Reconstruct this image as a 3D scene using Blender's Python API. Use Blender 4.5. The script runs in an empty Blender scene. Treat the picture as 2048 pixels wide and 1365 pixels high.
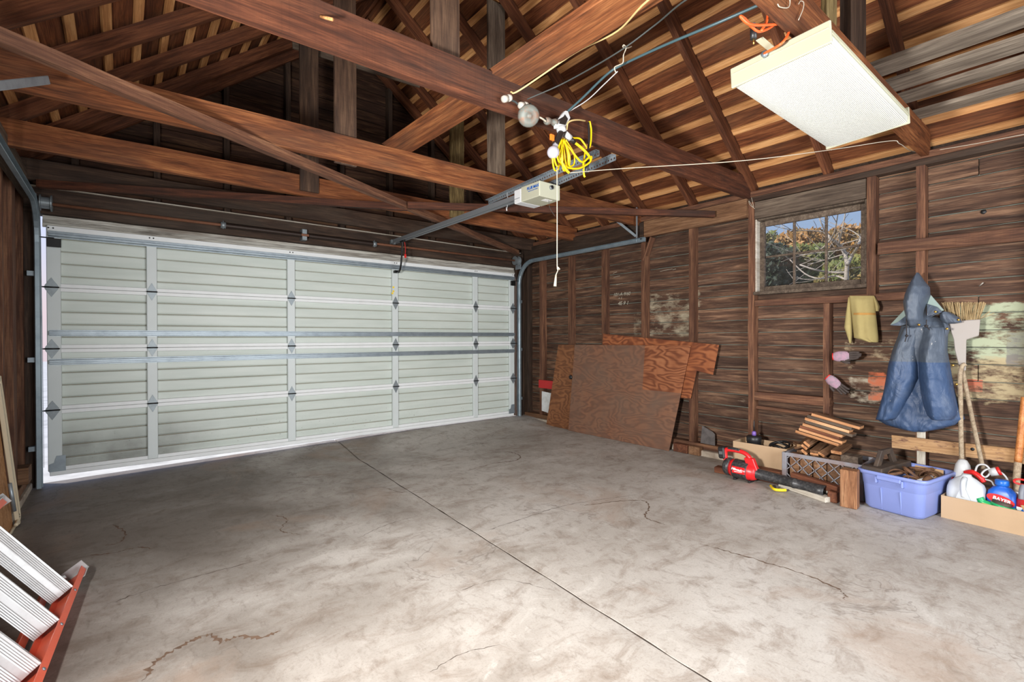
import bpy, bmesh, math, random
from mathutils import Matrix, Vector, noise
random.seed(7)
S = bpy.context.scene
COL = S.collection
V = Vector

# ---------------------------------------------------------------- camera
FPX = 971.7526
YAW, PIT, ROL = 0.677978, -0.006422, -0.0025476
CAM = V((0.485983, -5.379016, 1.183929))
_F = V((math.sin(YAW)*math.cos(PIT), math.cos(YAW)*math.cos(PIT), math.sin(PIT)))
_r0 = V((math.cos(YAW), -math.sin(YAW), 0)); _u0 = _r0.cross(_F)
_R = _r0*math.cos(ROL) + _u0*math.sin(ROL)
_U = _u0*math.cos(ROL) - _r0*math.sin(ROL)
cd = bpy.data.cameras.new('camera'); cam = bpy.data.objects.new('camera', cd); COL.objects.link(cam)
cd.sensor_width = 36; cd.lens = FPX/2048*36; cd.clip_start = 0.02; cd.clip_end = 300
cam.matrix_world = Matrix(((_R.x, _U.x, -_F.x, CAM.x), (_R.y, _U.y, -_F.y, CAM.y), (_R.z, _U.z, -_F.z, CAM.z), (0, 0, 0, 1)))
S.camera = cam

# ---------------------------------------------------------------- world, sun, lamps, exposure
vs = S.view_settings
vs.view_transform = 'Standard'; vs.look = 'None'; vs.gamma = 1.0; vs.use_curve_mapping = False
vs.exposure = -0.18
wd = bpy.data.worlds.new('World'); S.world = wd; wd.use_nodes = True
_n = wd.node_tree.nodes; _n.clear()
_o = _n.new('ShaderNodeOutputWorld'); _b = _n.new('ShaderNodeBackground'); _s = _n.new('ShaderNodeTexSky')
_s.sky_type = 'PREETHAM'; _s.sun_direction = (-0.55, 0.45, 0.67); _s.turbidity = 2.6
_b.inputs[1].default_value = 1.1
wd.node_tree.links.new(_s.outputs[0], _b.inputs[0]); wd.node_tree.links.new(_b.outputs[0], _o.inputs[0])

def lamp(name, kind, loc, aim, power, color=(1, 1, 1), **kw):
    d = bpy.data.lights.new(name, kind); d.energy = power; d.color = color
    for k, v in kw.items(): setattr(d, k, v)
    o = bpy.data.objects.new(name, d); COL.objects.link(o); o.location = loc
    o.rotation_euler = (V(aim)-V(loc)).to_track_quat('-Z', 'Y').to_euler()
    return o
lamp('sun', 'SUN', (-11, 9.0, 13.4), (0, 0, 0), 5.0, (1.0, 0.95, 0.87), angle=0.01)
# the photographer's flash head, held out to the left of the camera
lamp('flash_head', 'AREA', (-0.04, -4.45, 1.25), (4.9, -3.5, 1.45), 215, (1.0, 0.985, 0.96), shape='DISK', size=0.35, spread=2.85)
# added fill lamp behind the camera, set in the unseen rear opening
lamp('rear_fill', 'AREA', (2.7, -7.05, 1.25), (2.0, -3.0, 0.9), 215, (0.95, 0.98, 1.0), shape='RECTANGLE', size=2.6, size_y=2.2)

# ---------------------------------------------------------------- pixel helpers (a pixel gives a direction, the plane gives the distance)
def ray(px, py): return _F + _R*((px-1024)/FPX) - _U*((py-682.5)/FPX)
def at(px, py, X=None, Y=None, Z=None):
    d = ray(px, py)
    t = (X-CAM.x)/d.x if X is not None else (Y-CAM.y)/d.y if Y is not None else (Z-CAM.z)/d.z
    return CAM + d*t

# ---------------------------------------------------------------- object helpers
def lin(c):
    return tuple(((x/255.)/12.92 if x/255. <= .04045 else ((x/255.+.055)/1.055)**2.4) for x in c[:3]) + (1,)
def world_of(o):
    m = o.matrix_basis.copy()
    while o.parent:
        o = o.parent; m = o.matrix_basis @ m
    return m
def put(o, M, parent=None):
    COL.objects.link(o)
    if parent is not None:
        o.parent = parent
        o.matrix_basis = world_of(parent).inverted() @ M
    else:
        o.matrix_basis = M
    return o
def tag(o, label=None, cat=None, group=None, kind=None):
    if label: o['label'] = label
    if cat: o['category'] = cat
    if group: o['group'] = group
    if kind: o['kind'] = kind
    return o
def thing(name, loc, label=None, cat=None, group=None, kind=None, rz=0, M=None):
    o = bpy.data.objects.new(name, None); o.empty_display_size = .05
    put(o, M if M is not None else Matrix.Translation(V(loc)) @ Matrix.Rotation(rz, 4, 'Z'))
    return tag(o, label, cat, group, kind)
def mob(name, verts, faces, mat, parent=None, M=None, smooth=False, bev=0, seg=2, sub=0, auto=None):
    me = bpy.data.meshes.new(name); me.from_pydata([tuple(v) for v in verts], [], faces); me.update()
    if bev or auto is not None:
        bm = bmesh.new(); bm.from_mesh(me)
        bmesh.ops.recalc_face_normals(bm, faces=bm.faces)
        if bev: bmesh.ops.bevel(bm, geom=list(bm.edges), offset=bev, segments=seg, profile=.5, affect='EDGES', clamp_overlap=True)
        bm.to_mesh(me); bm.free()
    if smooth: me.polygons.foreach_set('use_smooth', [True]*len(me.polygons))
    if mat is not None: me.materials.append(M_[mat] if isinstance(mat, str) else mat)
    o = bpy.data.objects.new(name, me)
    put(o, M if M is not None else Matrix.Identity(4), parent)
    if sub:
        m = o.modifiers.new('sub', 'SUBSURF'); m.levels = sub; m.render_levels = sub
    return o
BOXF = [(0, 1, 3, 2), (4, 6, 7, 5), (0, 4, 5, 1), (2, 3, 7, 6), (0, 2, 6, 4), (1, 5, 7, 3)]
def boxv(sx, sy, sz, c=(0, 0, 0)):
    return [(c[0]+sx*(i-.5), c[1]+sy*(j-.5), c[2]+sz*(k-.5)) for i in (0, 1) for j in (0, 1) for k in (0, 1)]
def box(name, c, s, mat, parent=None, bev=.003, R=None, M=None):
    T = M if M is not None else Matrix.Translation(V(c)) @ (R if R is not None else Matrix.Identity(4))
    return mob(name, boxv(*s), BOXF, mat, parent, T, bev=bev, seg=1)
def frame(p0, p1, up=(0, 0, 1)):
    p0, p1 = V(p0), V(p1); x = (p1-p0); L = x.length; x = x/L
    u = V(up); y = u.cross(x)
    if y.length < 1e-4: y = V((0, 1, 0)).cross(x)
    y.normalize(); z = x.cross(y); c = (p0+p1)/2
    return Matrix(((x.x, y.x, z.x, c.x), (x.y, y.y, z.y, c.y), (x.z, y.z, z.z, c.z), (0, 0, 0, 1))), L
def lumber(name, p0, p1, w, h, mat, parent=None, up=(0, 0, 1), bev=.003, wob=0.0, off=(0, 0)):
    """straight timber from p0 to p1; w across, h along 'up'; off shifts the section"""
    M, L = frame(p0, p1, up)
    if wob:
        n = max(4, int(L/.25)); vs_, fs = [], []
        sd = random.random()*100
        for i in range(n+1):
            x = L*(i/n-.5)
            a = (noise.noise(V((i*.7, sd, 0))))*wob; b = (noise.noise(V((i*.7, sd, 9))))*wob
            for (yy, zz) in ((-1, -1), (1, -1), (1, 1), (-1, 1)):
                e = noise.noise(V((i*1.9, sd+yy*3+zz*7, 4)))*wob*.5
                vs_.append((x, off[0]+yy*w/2+a+e, off[1]+zz*h/2+b+e))
        for i in range(n):
            for k in range(4):
                q = i*4; fs.append((q+k, q+4+k, q+4+(k+1) % 4, q+(k+1) % 4))
        fs += [(0, 1, 2, 3), (n*4+3, n*4+2, n*4+1, n*4)]
        return mob(name, vs_, fs, mat, parent, M, auto=1)
    return mob(name, boxv(L, w, h, (0, off[0], off[1])), BOXF, mat, parent, M, bev=bev, seg=1)
def smooth_path(pts, n=8):
    P = [V(p) for p in pts]
    if len(P) < 3: return P
    Q = [P[0]*2-P[1]] + P + [P[-1]*2-P[-2]]; out = []
    for i in range(1, len(Q)-2):
        a, b, c, d = Q[i-1:i+3]
        for k in range(n):
            t = k/n
            out.append(.5*((2*b)+(c-a)*t+(2*a-5*b+4*c-d)*t*t+(3*b-a-3*c+d)*t**3))
    out.append(P[-1]); return out
def tube_geo(pts, r, sides=8, n=8, smooth=True, flat=1.0, upv=None):
    P = smooth_path(pts, n) if smooth else [V(p) for p in pts]
    vs_, fs = [], []; prev = None
    for i, p in enumerate(P):
        t = (P[min(i+1, len(P)-1)]-P[max(i-1, 0)])
        t = t.normalized() if t.length > 1e-9 else V((0, 0, 1))
        if prev is None:
            a = V(upv) if upv else (V((0, 0, 1)) if abs(t.z) < .9 else V((1, 0, 0)))
        else: a = prev
        a = (a-t*a.dot(t)); a = a.normalized() if a.length > 1e-6 else t.orthogonal().normalized()
        prev = a; b = t.cross(a)
        rr = r(i/(len(P)-1)) if callable(r) else r
        for k in range(sides):
            th = 2*math.pi*k/sides
            vs_.append(p + a*(math.cos(th)*rr) + b*(math.sin(th)*rr*flat))
    for i in range(len(P)-1):
        for k in range(sides):
            q = i*sides; fs.append((q+k, q+(k+1) % sides, q+sides+(k+1) % sides, q+sides+k))
    fs.append(tuple(range(sides))[::-1]); m = (len(P)-1)*sides; fs.append(tuple(range(m, m+sides)))
    return vs_, fs
def tube(name, pts, r, mat, parent=None, sides=8, n=8, smooth=True, flat=1.0, upv=None):
    v, f = tube_geo(pts, r, sides, n, smooth, flat, upv)
    return mob(name, v, f, mat, parent, smooth=True)
def loft(name, rings, mat, parent=None, M=None, cap=(True, True), smooth=True, sub=0):
    n = len(rings[0]); vs_ = [p for r in rings for p in r]; fs = []
    for i in range(len(rings)-1):
        for k in range(n):
            q = i*n; fs.append((q+k, q+(k+1) % n, q+n+(k+1) % n, q+n+k))
    if cap[0]: fs.append(tuple(range(n))[::-1])
    if cap[1]: fs.append(tuple(range((len(rings)-1)*n, len(rings)*n)))
    return mob(name, vs_, fs, mat, parent, M, smooth=smooth, sub=sub, auto=1)
def ring(r, z, n=20, rx=None, c=(0, 0)):
    return [(c[0]+(rx or r)*math.cos(2*math.pi*k/n), c[1]+r*math.sin(2*math.pi*k/n), z) for k in range(n)]
def rrect(w, d, r, z, n=5, c=(0, 0)):
    out = []
    for (sx, sy, a0) in ((1, 1, 0), (-1, 1, 90), (-1, -1, 180), (1, -1, 270)):
        for k in range(n+1):
            a = math.radians(a0+90*k/n)
            out.append((c[0]+sx*(w/2-r)+r*math.cos(a), c[1]+sy*(d/2-r)+r*math.sin(a), z))
    return out
def lathe(name, prof, mat, parent=None, M=None, n=20, smooth=True):
    return loft(name, [ring(max(r, 1e-4), z, n) for r, z in prof], mat, parent, M, smooth=smooth)
def merge(parts):
    vs_, fs = [], []
    for v, f in parts:
        k = len(vs_); vs_ += [tuple(x) for x in v]; fs += [tuple(i+k for i in g) for g in f]
    return vs_, fs
def boxg(c, s, M=None):
    v = [V(x) for x in boxv(*s, c)]
    if M is not None: v = [M @ x for x in v]
    return v, BOXF
def barg(p0, p1, w, h, up=(0, 0, 1)):
    M, L = frame(p0, p1, up); return [M @ V(x) for x in boxv(L, w, h)], BOXF
def poly(name, pts, depth, axis, mat, parent=None, M=None, bev=.002):
    """outline given as 3-D points, thickened by the vector axis*depth"""
    a = V(axis)*depth; n = len(pts)
    vs_ = [V(p) for p in pts]+[V(p)+a for p in pts]
    fs = [tuple(range(n)), tuple(range(2*n-1, n-1, -1))]+[(i, n+i, n+(i+1) % n, (i+1) % n) for i in range(n)]
    return mob(name, vs_, fs, mat, parent, M, bev=bev, seg=1, auto=1)
def text(name, body, size, M, mat, parent=None, depth=.0006, shear=0.0, bold=0.0):
    cu = bpy.data.curves.new(name, 'FONT'); cu.body = body; cu.size = size; cu.extrude = depth; cu.shear = shear
    cu.align_x = 'CENTER'; cu.align_y = 'CENTER'; cu.offset = bold
    t = bpy.data.objects.new(name+'_tmp', cu); COL.objects.link(t)
    dg = bpy.context.evaluated_depsgraph_get(); me = bpy.data.meshes.new_from_object(t.evaluated_get(dg))
    bpy.data.objects.remove(t); me.name = name; me.materials.clear(); me.materials.append(M_[mat])
    o = bpy.data.objects.new(name, me); return put(o, M, parent)
def axes(o, x, y, z=None):
    """matrix with local x, y along the given world vectors"""
    x = V(x).normalized(); y = V(y); y = (y-x*y.dot(x)).normalized(); z = x.cross(y)
    return Matrix(((x.x, y.x, z.x, o[0]), (x.y, y.y, z.y, o[1]), (x.z, y.z, z.z, o[2]), (0, 0, 0, 1)))
def copy_tree(o, M, label=None):
    c = o.copy(); COL.objects.link(c); c.matrix_basis = M
    if label: c['label'] = label
    for ch in [x for x in o.children]:
        d = ch.copy(); COL.objects.link(d); d.parent = c
        for g in [x for x in ch.children]:
            e = g.copy(); COL.objects.link(e); e.parent = d
    return c

# ---------------------------------------------------------------- materials
M_ = {}
class NT:
    def __init__(s, name):
        m = bpy.data.materials.new(name); m.use_nodes = True; s.m = m; s.t = m.node_tree; s.t.nodes.clear()
        s.out = s.n('ShaderNodeOutputMaterial'); s.p = s.n('ShaderNodeBsdfPrincipled'); s.l(s.p.outputs[0], s.out.inputs[0]); M_[name] = m
    def n(s, typ, **k):
        x = s.t.nodes.new(typ)
        for a, b in k.items(): setattr(x, a, b)
        return x
    def l(s, a, b): s.t.links.new(a, b)
    def math(s, op, a, b=None, c=None, clamp=False):
        x = s.n('ShaderNodeMath', operation=op); x.use_clamp = clamp
        for i, v in enumerate((a, b, c)):
            if v is None: continue
            if isinstance(v, (int, float)): x.inputs[i].default_value = v
            else: s.l(v, x.inputs[i])
        return x.outputs[0]
    def noise(s, vec, scale, detail=4, rough=.55, dist=0.0, col=False):
        x = s.n('ShaderNodeTexNoise'); x.inputs['Scale'].default_value = scale; x.inputs['Detail'].default_value = detail
        x.inputs['Roughness'].default_value = rough; x.inputs['Distortion'].default_value = dist
        if vec is not None: s.l(vec, x.inputs['Vector'])
        return x.outputs[1 if col else 0]
    def mapping(s, vec, scale=(1, 1, 1), loc=None):
        x = s.n('ShaderNodeMapping'); x.inputs['Scale'].default_value = scale; s.l(vec, x.inputs['Vector'])
        if loc is not None: s.l(loc, x.inputs['Location'])
        return x.outputs[0]
    def ramp(s, fac, stops):
        x = s.n('ShaderNodeValToRGB'); e = x.color_ramp.elements
        while len(e) < len(stops): e.new(.5)
        for i, (p, c) in enumerate(stops): e[i].position = p; e[i].color = c
        s.l(fac, x.inputs[0]); return x.outputs[0]
    def mix(s, fac, a, b, blend='MIX'):
        x = s.n('ShaderNodeMix', data_type='RGBA', blend_type=blend)
        for sock, v in ((x.inputs[0], fac), (x.inputs[6], a), (x.inputs[7], b)):
            if isinstance(v, (int, float)): sock.default_value = v
            elif isinstance(v, tuple): sock.default_value = v
            else: s.l(v, sock)
        return x.outputs[2]
    def bump(s, h, strength=.3, dist=.005):
        x = s.n('ShaderNodeBump'); x.inputs['Strength'].default_value = strength; x.inputs['Distance'].default_value = dist
        s.l(h, x.inputs['Height']); s.l(x.outputs[0], s.p.inputs['Normal'])
    def base(s, c): s.l(c, s.p.inputs['Base Color']) if not isinstance(c, tuple) else setattr(s.p.inputs['Base Color'], 'default_value', c)
    def set(s, **k):
        for a, b in k.items(): s.p.inputs[a.replace('_', ' ')].default_value = b
def band(nt, v, lo, hi, soft):
    """1 inside lo..hi, fading over soft"""
    a = nt.math('DIVIDE', nt.math('SUBTRACT', v, lo-soft), soft, clamp=True)
    b = nt.math('DIVIDE', nt.math('SUBTRACT', hi+soft, v), soft, clamp=True)
    return nt.math('MULTIPLY', a, b)

def wood(name, dark, mid, light, rough=.75, blot=None, blot_amt=.5, gs=1.0, spec=.25, bump=.25, saw=0.0, var=.35, extra=None):
    nt = NT(name)
    tc = nt.n('ShaderNodeTexCoord'); oi = nt.n('ShaderNodeObjectInfo')
    r = nt.math('MULTIPLY', oi.outputs['Random'], 37.0)
    loc = nt.n('ShaderNodeCombineXYZ'); nt.l(r, loc.inputs[0]); nt.l(r, loc.inputs[1]); nt.l(r, loc.inputs[2])
    ob = tc.outputs['Object']
    g = nt.noise(nt.mapping(ob, (1.5*gs, 18*gs, 18*gs), loc.outputs[0]), 1.0, 8, .68, .9)
    med = nt.noise(nt.mapping(ob, (4*gs, 42*gs, 42*gs), loc.outputs[0]), 1.0, 5, .65, .6)
    fine = nt.noise(nt.mapping(ob, (5*gs, 130*gs, 130*gs), loc.outputs[0]), 1.0, 3, .6, .3)
    big = nt.noise(nt.mapping(ob, (1.1, 3.0, 3.0), loc.outputs[0]), 1.0, 3, .55)
    c = nt.ramp(nt.math('ADD', nt.math('MULTIPLY', g, .7), nt.math('MULTIPLY', med, .3)), [(.33, lin(dark)), (.49, lin(mid)), (.66, lin(light))])
    c = nt.mix(nt.math('MULTIPLY', nt.math('SUBTRACT', fine, .44, clamp=True), 2.6, clamp=True), c, lin(dark))
    if blot:
        f = nt.math('MULTIPLY', nt.math('MULTIPLY', nt.math('SUBTRACT', big, .5, clamp=True), 5.0, clamp=True), blot_amt)
        c = nt.mix(f, c, lin(blot))
    if saw:
        sw = nt.noise(nt.mapping(ob, (160, .8, .8), loc.outputs[0]), 1.0, 2, .6)
        c = nt.mix(nt.math('MULTIPLY', nt.math('SUBTRACT', sw, .5, clamp=True), saw*3, clamp=True), c, lin(dark))
    hv = nt.n('ShaderNodeHueSaturation')
    nt.l(nt.math('ADD', nt.math('MULTIPLY', oi.outputs['Random'], var), 1-var/2), hv.inputs['Value']); nt.l(c, hv.inputs['Color'])
    c = hv.outputs[0]
    if extra: c = extra(nt, c, g, fine)
    nt.base(c); nt.set(Roughness=rough, Specular_IOR_Level=spec)
    nt.bump(nt.math('ADD', g, nt.math('MULTIPLY', fine, .5)), bump, .004)
    return nt
def plain(name, col, rough=.5, metal=0.0, spec=.5, nz=0.0, ns=20, dark=None, bump=0, bs=200, **k):
    nt = NT(name); c = lin(col)
    if nz:
        tc = nt.n('ShaderNodeTexCoord')
        f = nt.noise(tc.outputs['Object'], ns, 5, .6)
        c = nt.mix(nt.math('MULTIPLY', nt.math('SUBTRACT', f, .45, clamp=True), nz*6, clamp=True), c, lin(dark or tuple(x*.6 for x in col)))
    nt.base(c); nt.set(Roughness=rough, Metallic=metal, Specular_IOR_Level=spec, **k)
    if bump:
        tc = nt.n('ShaderNodeTexCoord'); nt.bump(nt.noise(tc.outputs['Object'], bs, 3), bump, .002)
    return nt

wood('beam_wood', (42, 24, 17), (80, 45, 30), (118, 70, 46), blot=(54, 43, 38), blot_amt=.65, saw=.25)
wood('beam_orange', (60, 34, 20), (122, 71, 41), (162, 106, 64), blot=(66, 48, 40), blot_amt=.65)
wood('beam_pale', (84, 54, 36), (138, 98, 66), (176, 134, 94), blot=(90, 62, 46), blot_amt=.5)
wood('rafter_wood', (50, 28, 18), (98, 57, 36), (132, 83, 54), blot=(58, 36, 28), blot_amt=.5, saw=.15)
wood('deck_wood', (54, 29, 16), (108, 60, 34), (144, 90, 54), blot=(98, 74, 54), blot_amt=.4, var=.5)
wood('strip_wood', (150, 100, 58), (200, 145, 92), (222, 174, 120), blot=(150, 100, 66), blot_amt=.35, var=.25)
wood('grey_wood', (58, 48, 41), (96, 82, 70), (130, 115, 99), blot=(74, 60, 50), blot_amt=.5)
wood('hanger_wood', (46, 34, 28), (80, 60, 47), (108, 84, 66), blot=(46, 38, 34), blot_amt=.7, saw=.2)
wood('moss_wood', (60, 48, 30), (112, 94, 60), (160, 140, 96), blot=(60, 46, 30), blot_amt=.7, gs=2)
wood('dark_wood', (34, 25, 20), (58, 43, 34), (86, 66, 52), blot=(72, 64, 56), blot_amt=.4)
wood('stud_wood', (56, 36, 28), (104, 70, 52), (146, 106, 78), blot=(70, 48, 40), blot_amt=.5, saw=.2)
wood('fresh_wood', (150, 96, 60), (196, 142, 98), (224, 178, 136), blot=(160, 108, 70), blot_amt=.4, var=.3)
wood('scrap_wood', (78, 52, 36), (122, 88, 62), (156, 120, 90), blot=(84, 62, 48), blot_amt=.5, var=.4)
def _spots(nt, c, g, fine):
    tc = nt.n('ShaderNodeTexCoord'); n = nt.noise(nt.mapping(tc.outputs['Object'], (16, 40, 40)), 1.0, 4, .6)
    return nt.mix(nt.math('MULTIPLY', nt.math('SUBTRACT', n, .54, clamp=True), 7.0, clamp=True), c, lin((108, 76, 62)))
wood('plank_yellow', (128, 94, 62), (176, 138, 96), (200, 166, 122), blot=(112, 76, 66), blot_amt=.5, gs=.8, extra=_spots)
wood('handle_wood', (120, 100, 80), (164, 146, 122), (190, 174, 150))
wood('handle_orange', (150, 88, 44), (190, 122, 70), (214, 152, 96), rough=.4)
wood('post_wood', (84, 52, 34), (150, 104, 72), (190, 146, 108), blot=(104, 66, 44), blot_amt=.6, gs=1.6)
wood('redwood', (66, 38, 27), (112, 68, 48), (146, 96, 68), blot=(80, 48, 36), blot_amt=.5)
wood('white_board', (150, 138, 122), (196, 188, 174), (216, 210, 200), blot=(120, 104, 88), blot_amt=.4)
wood('lintel_white', (96, 88, 80), (182, 178, 168), (206, 204, 196), blot=(104, 90, 78), blot_amt=.65)

def ply(name, d, m, l, patch=None):
    nt = NT(name); tc = nt.n('ShaderNodeTexCoord'); ob = tc.outputs['Object']
    q = nt.noise(nt.mapping(ob, (1.1, 2.6, 1)), 1.3, 3, .5, .3)
    w = nt.math('ADD', nt.math('MULTIPLY', nt.math('SINE', nt.math('MULTIPLY', q, 105.0)), .5), .5)
    f = nt.noise(nt.mapping(ob, (3, 70, 30)), 1.0, 4, .65); q2 = nt.noise(ob, 4.0, 4)
    c = nt.ramp(nt.math('ADD', nt.math('MULTIPLY', w, nt.math('MULTIPLY', q2, .8)), nt.math('MULTIPLY', f, .45)), [(.22, lin(d)), (.5, lin(m)), (.85, lin(l))])
    if patch: c = patch(nt, c, ob)
    nt.base(c); nt.set(Roughness=.6, Specular_IOR_Level=.3); return nt
def _faded(nt, c, ob):
    # the sheet is grey with handling except where another board covered its upper corner
    s = nt.n('ShaderNodeSeparateXYZ'); nt.l(ob, s.inputs[0])
    a = nt.math('GREATER_THAN', s.outputs[0], .31); b = nt.math('GREATER_THAN', s.outputs[1], .06)
    clean = nt.math('MULTIPLY', a, b)
    g = nt.noise(ob, 3.0, 5, .6)
    amt = nt.math('MULTIPLY', nt.math('SUBTRACT', 1.0, clean), nt.math('ADD', nt.math('MULTIPLY', g, 1.1), .12, clamp=True))
    return nt.mix(nt.math('MULTIPLY', amt, 1.0), c, lin((104, 84, 71)))
ply('plywood_faded', (104, 58, 36), (140, 86, 56), (160, 106, 72), _faded)
ply('plywood_orange', (104, 56, 34), (138, 80, 48), (160, 100, 64))
ply('plywood_brown', (100, 62, 38), (124, 80, 50), (142, 96, 62))

def _paint(nt, c, g, fine):
    # old paint left on the boards: white, mint, cream and red patches at fixed places of the wall
    ge = nt.n('ShaderNodeNewGeometry'); s = nt.n('ShaderNodeSeparateXYZ'); nt.l(ge.outputs['Position'], s.inputs[0]); Y, Z = s.outputs[1], s.outputs[2]
    pos = ge.outputs['Position']
    n1 = nt.noise(nt.mapping(pos, (1, 5, 9)), 1.0, 6, .65); n2 = nt.noise(nt.mapping(pos, (1, 14, 50)), 1.0, 4, .7)
    def patch(c, y0, y1, z0, z1, soft, col, thr, k=9.0, amt=.9):
        m = nt.math('MULTIPLY', band(nt, Y, y0, y1, soft), band(nt, Z, z0, z1, soft))
        h = nt.math('ADD', nt.math('MULTIPLY', m, .50), nt.math('SUBTRACT', nt.math('ADD', nt.math('MULTIPLY', n1, .7), nt.math('MULTIPLY', n2, .3)), thr+.50))
        return nt.mix(nt.math('MULTIPLY', nt.math('MULTIPLY', h, k, clamp=True), amt), c, lin(col))
    st = nt.noise(nt.mapping(pos, (1, 1.6, 34)), 1.0, 6, .7, .4)
    c = nt.mix(nt.math('MULTIPLY', nt.math('MULTIPLY', nt.math('SUBTRACT', st, .56, clamp=True), 7.0, clamp=True), .55), c, lin((150, 126, 104)))
    c = nt.mix(nt.math('MULTIPLY', nt.math('MULTIPLY', nt.math('SUBTRACT', .42, st, clamp=True), 7.0, clamp=True), .6), c, lin((36, 25, 20)))
    c = patch(c, -5.6, -4.62, 1.04, 1.38, .16, (170, 178, 150), .42)
    c = patch(c, -5.6, -4.58, .76, 1.02, .16, (172, 156, 122), .44)
    c = patch(c, -4.40, -4.02, .66, .84, .10, (186, 176, 156), .44)
    c = patch(c, -4.40, -3.98, .92, 1.16, .10, (190, 172, 140), .52)
    c = patch(c, -4.33, -4.14, .68, .90, .03, (206, 110, 74), .44)
    c = patch(c, -4.80, -4.70, .80, .88, .02, (176, 92, 70), .42)
    c = patch(c, -5.05, -4.78, .95, 1.25, .10, (178, 78, 72), .66)
    c = patch(c, -5.02, -4.92, .98, 1.30, .03, (120, 116, 112), .46)
    c = patch(c, -2.66, -2.02, 1.22, 1.66, .16, (176, 166, 142), .47, 5)
    c = patch(c, -2.05, -1.86, 1.22, 1.52, .10, (168, 156, 134), .50, 5)
    c = patch(c, -2.035, -1.985, 1.22, 1.44, .02, (186, 88, 50), .36)
    c = patch(c, -3.22, -2.66, .48, .62, .08, (186, 168, 146), .60, 7)
    c = patch(c, -2.05, -1.10, 1.15, 1.30, .10, (150, 148, 130), .62, 6)
    c = patch(c, -3.85, -3.30, .9, 1.2, .10, (170, 146, 116), .66, 6)
    return c
wood('siding_wood', (40, 28, 23), (90, 65, 51), (148, 114, 89), blot=(46, 33, 28), blot_amt=.65, extra=_paint, var=.3, gs=.8)
wood('siding_dark', (30, 19, 14), (62, 40, 29), (104, 76, 54), blot=(36, 24, 18), blot_amt=.6, var=.4)
plain('siding_edge', (128, 134, 122), .8, nz=.7, ns=3, dark=(66, 52, 42))

def _floor():
    nt = NT('concrete'); ge = nt.n('ShaderNodeNewGeometry'); p = ge.outputs['Position']
    a = nt.noise(p, .9, 6, .6, .4); b = nt.noise(nt.mapping(p, (.8, 1.3, 1)), 5.0, 10, .74, .7); f = nt.noise(p, 110, 4, .75); m_ = nt.noise(nt.mapping(p, (1.6, .8, 1)), 15, 9, .72, .4)
    c = nt.ramp(a, [(.30, lin((156, 148, 139))), (.47, lin((172, 165, 157))), (.62, lin((186, 180, 173)))])
    c = nt.mix(nt.math('MULTIPLY', nt.math('SUBTRACT', b, .49, clamp=True), 4.0, clamp=True), c, lin((128, 113, 100)))
    c = nt.mix(nt.math('MULTIPLY', nt.math('SUBTRACT', .43, b, clamp=True), 5.0, clamp=True), c, lin((203, 198, 191)))
    c = nt.mix(nt.math('MULTIPLY', nt.math('SUBTRACT', m_, .53, clamp=True), 3.2, clamp=True), c, lin((112, 99, 88)))
    c = nt.mix(nt.math('MULTIPLY', nt.math('SUBTRACT', .40, m_, clamp=True), 3.0, clamp=True), c, lin((206, 202, 196)))
    c = nt.mix(nt.math('MULTIPLY', nt.math('SUBTRACT', f, .52, clamp=True), 1.8, clamp=True), c, lin((92, 82, 73)))
    s = nt.n('ShaderNodeSeparateXYZ'); nt.l(p, s.inputs[0])
    # oil and dirt worn into the slab where a car stood by the left of the door
    d = nt.math('ADD', nt.math('MULTIPLY', nt.math('SUBTRACT', s.outputs[0], 1.5), .42), nt.math('MULTIPLY', nt.math('ADD', s.outputs[1], 2.3), -.24))
    d = nt.math('ADD', d, nt.math('MULTIPLY', nt.math('SUBTRACT', a, .5), 2.6))
    d = nt.math('MULTIPLY', nt.math('MULTIPLY', nt.math('SUBTRACT', .42, d), 1.0, clamp=True), .62)
    c = nt.mix(d, c, lin((72, 60, 50)))
    # tide-mark edges of dried puddles
    q = nt.noise(nt.mapping(p, (1, 1, 1)), 1.25, 5, .62, .6)
    e = nt.math('ABSOLUTE', nt.math('SUBTRACT', q, .565)); m = nt.math('MULTIPLY', nt.math('SUBTRACT', nt.noise(p, .8, 2), .5, clamp=True), 8.0, clamp=True)
    e = nt.math('MULTIPLY', nt.math('SUBTRACT', 1.0, nt.math('MULTIPLY', e, 130.0), clamp=True), m)
    c = nt.mix(nt.math('MULTIPLY', e, .45), c, lin((84, 66, 54)))
    inner = nt.math('MULTIPLY', nt.math('MULTIPLY', nt.math('SUBTRACT', q, .565, clamp=True), 10.0, clamp=True), .35)
    c = nt.mix(inner, c, lin((150, 124, 104)))
    nt.base(c); nt.set(Roughness=.62, Specular_IOR_Level=.35)
    nt.bump(nt.math('ADD', nt.math('MULTIPLY', f, .4), b), .12, .006)
_floor()
plain('crack_dirt', (66, 50, 40), .9)
plain('stain_dirt', (104, 82, 66), .8, nz=.6, ns=30, dark=(76, 58, 46))
plain('joint_dirt', (64, 51, 42), .9, nz=.5, ns=30)
plain('sill_concrete', (176, 164, 148), .85, nz=.5, ns=8, dark=(110, 88, 70), bump=.4, bs=60)

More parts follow.
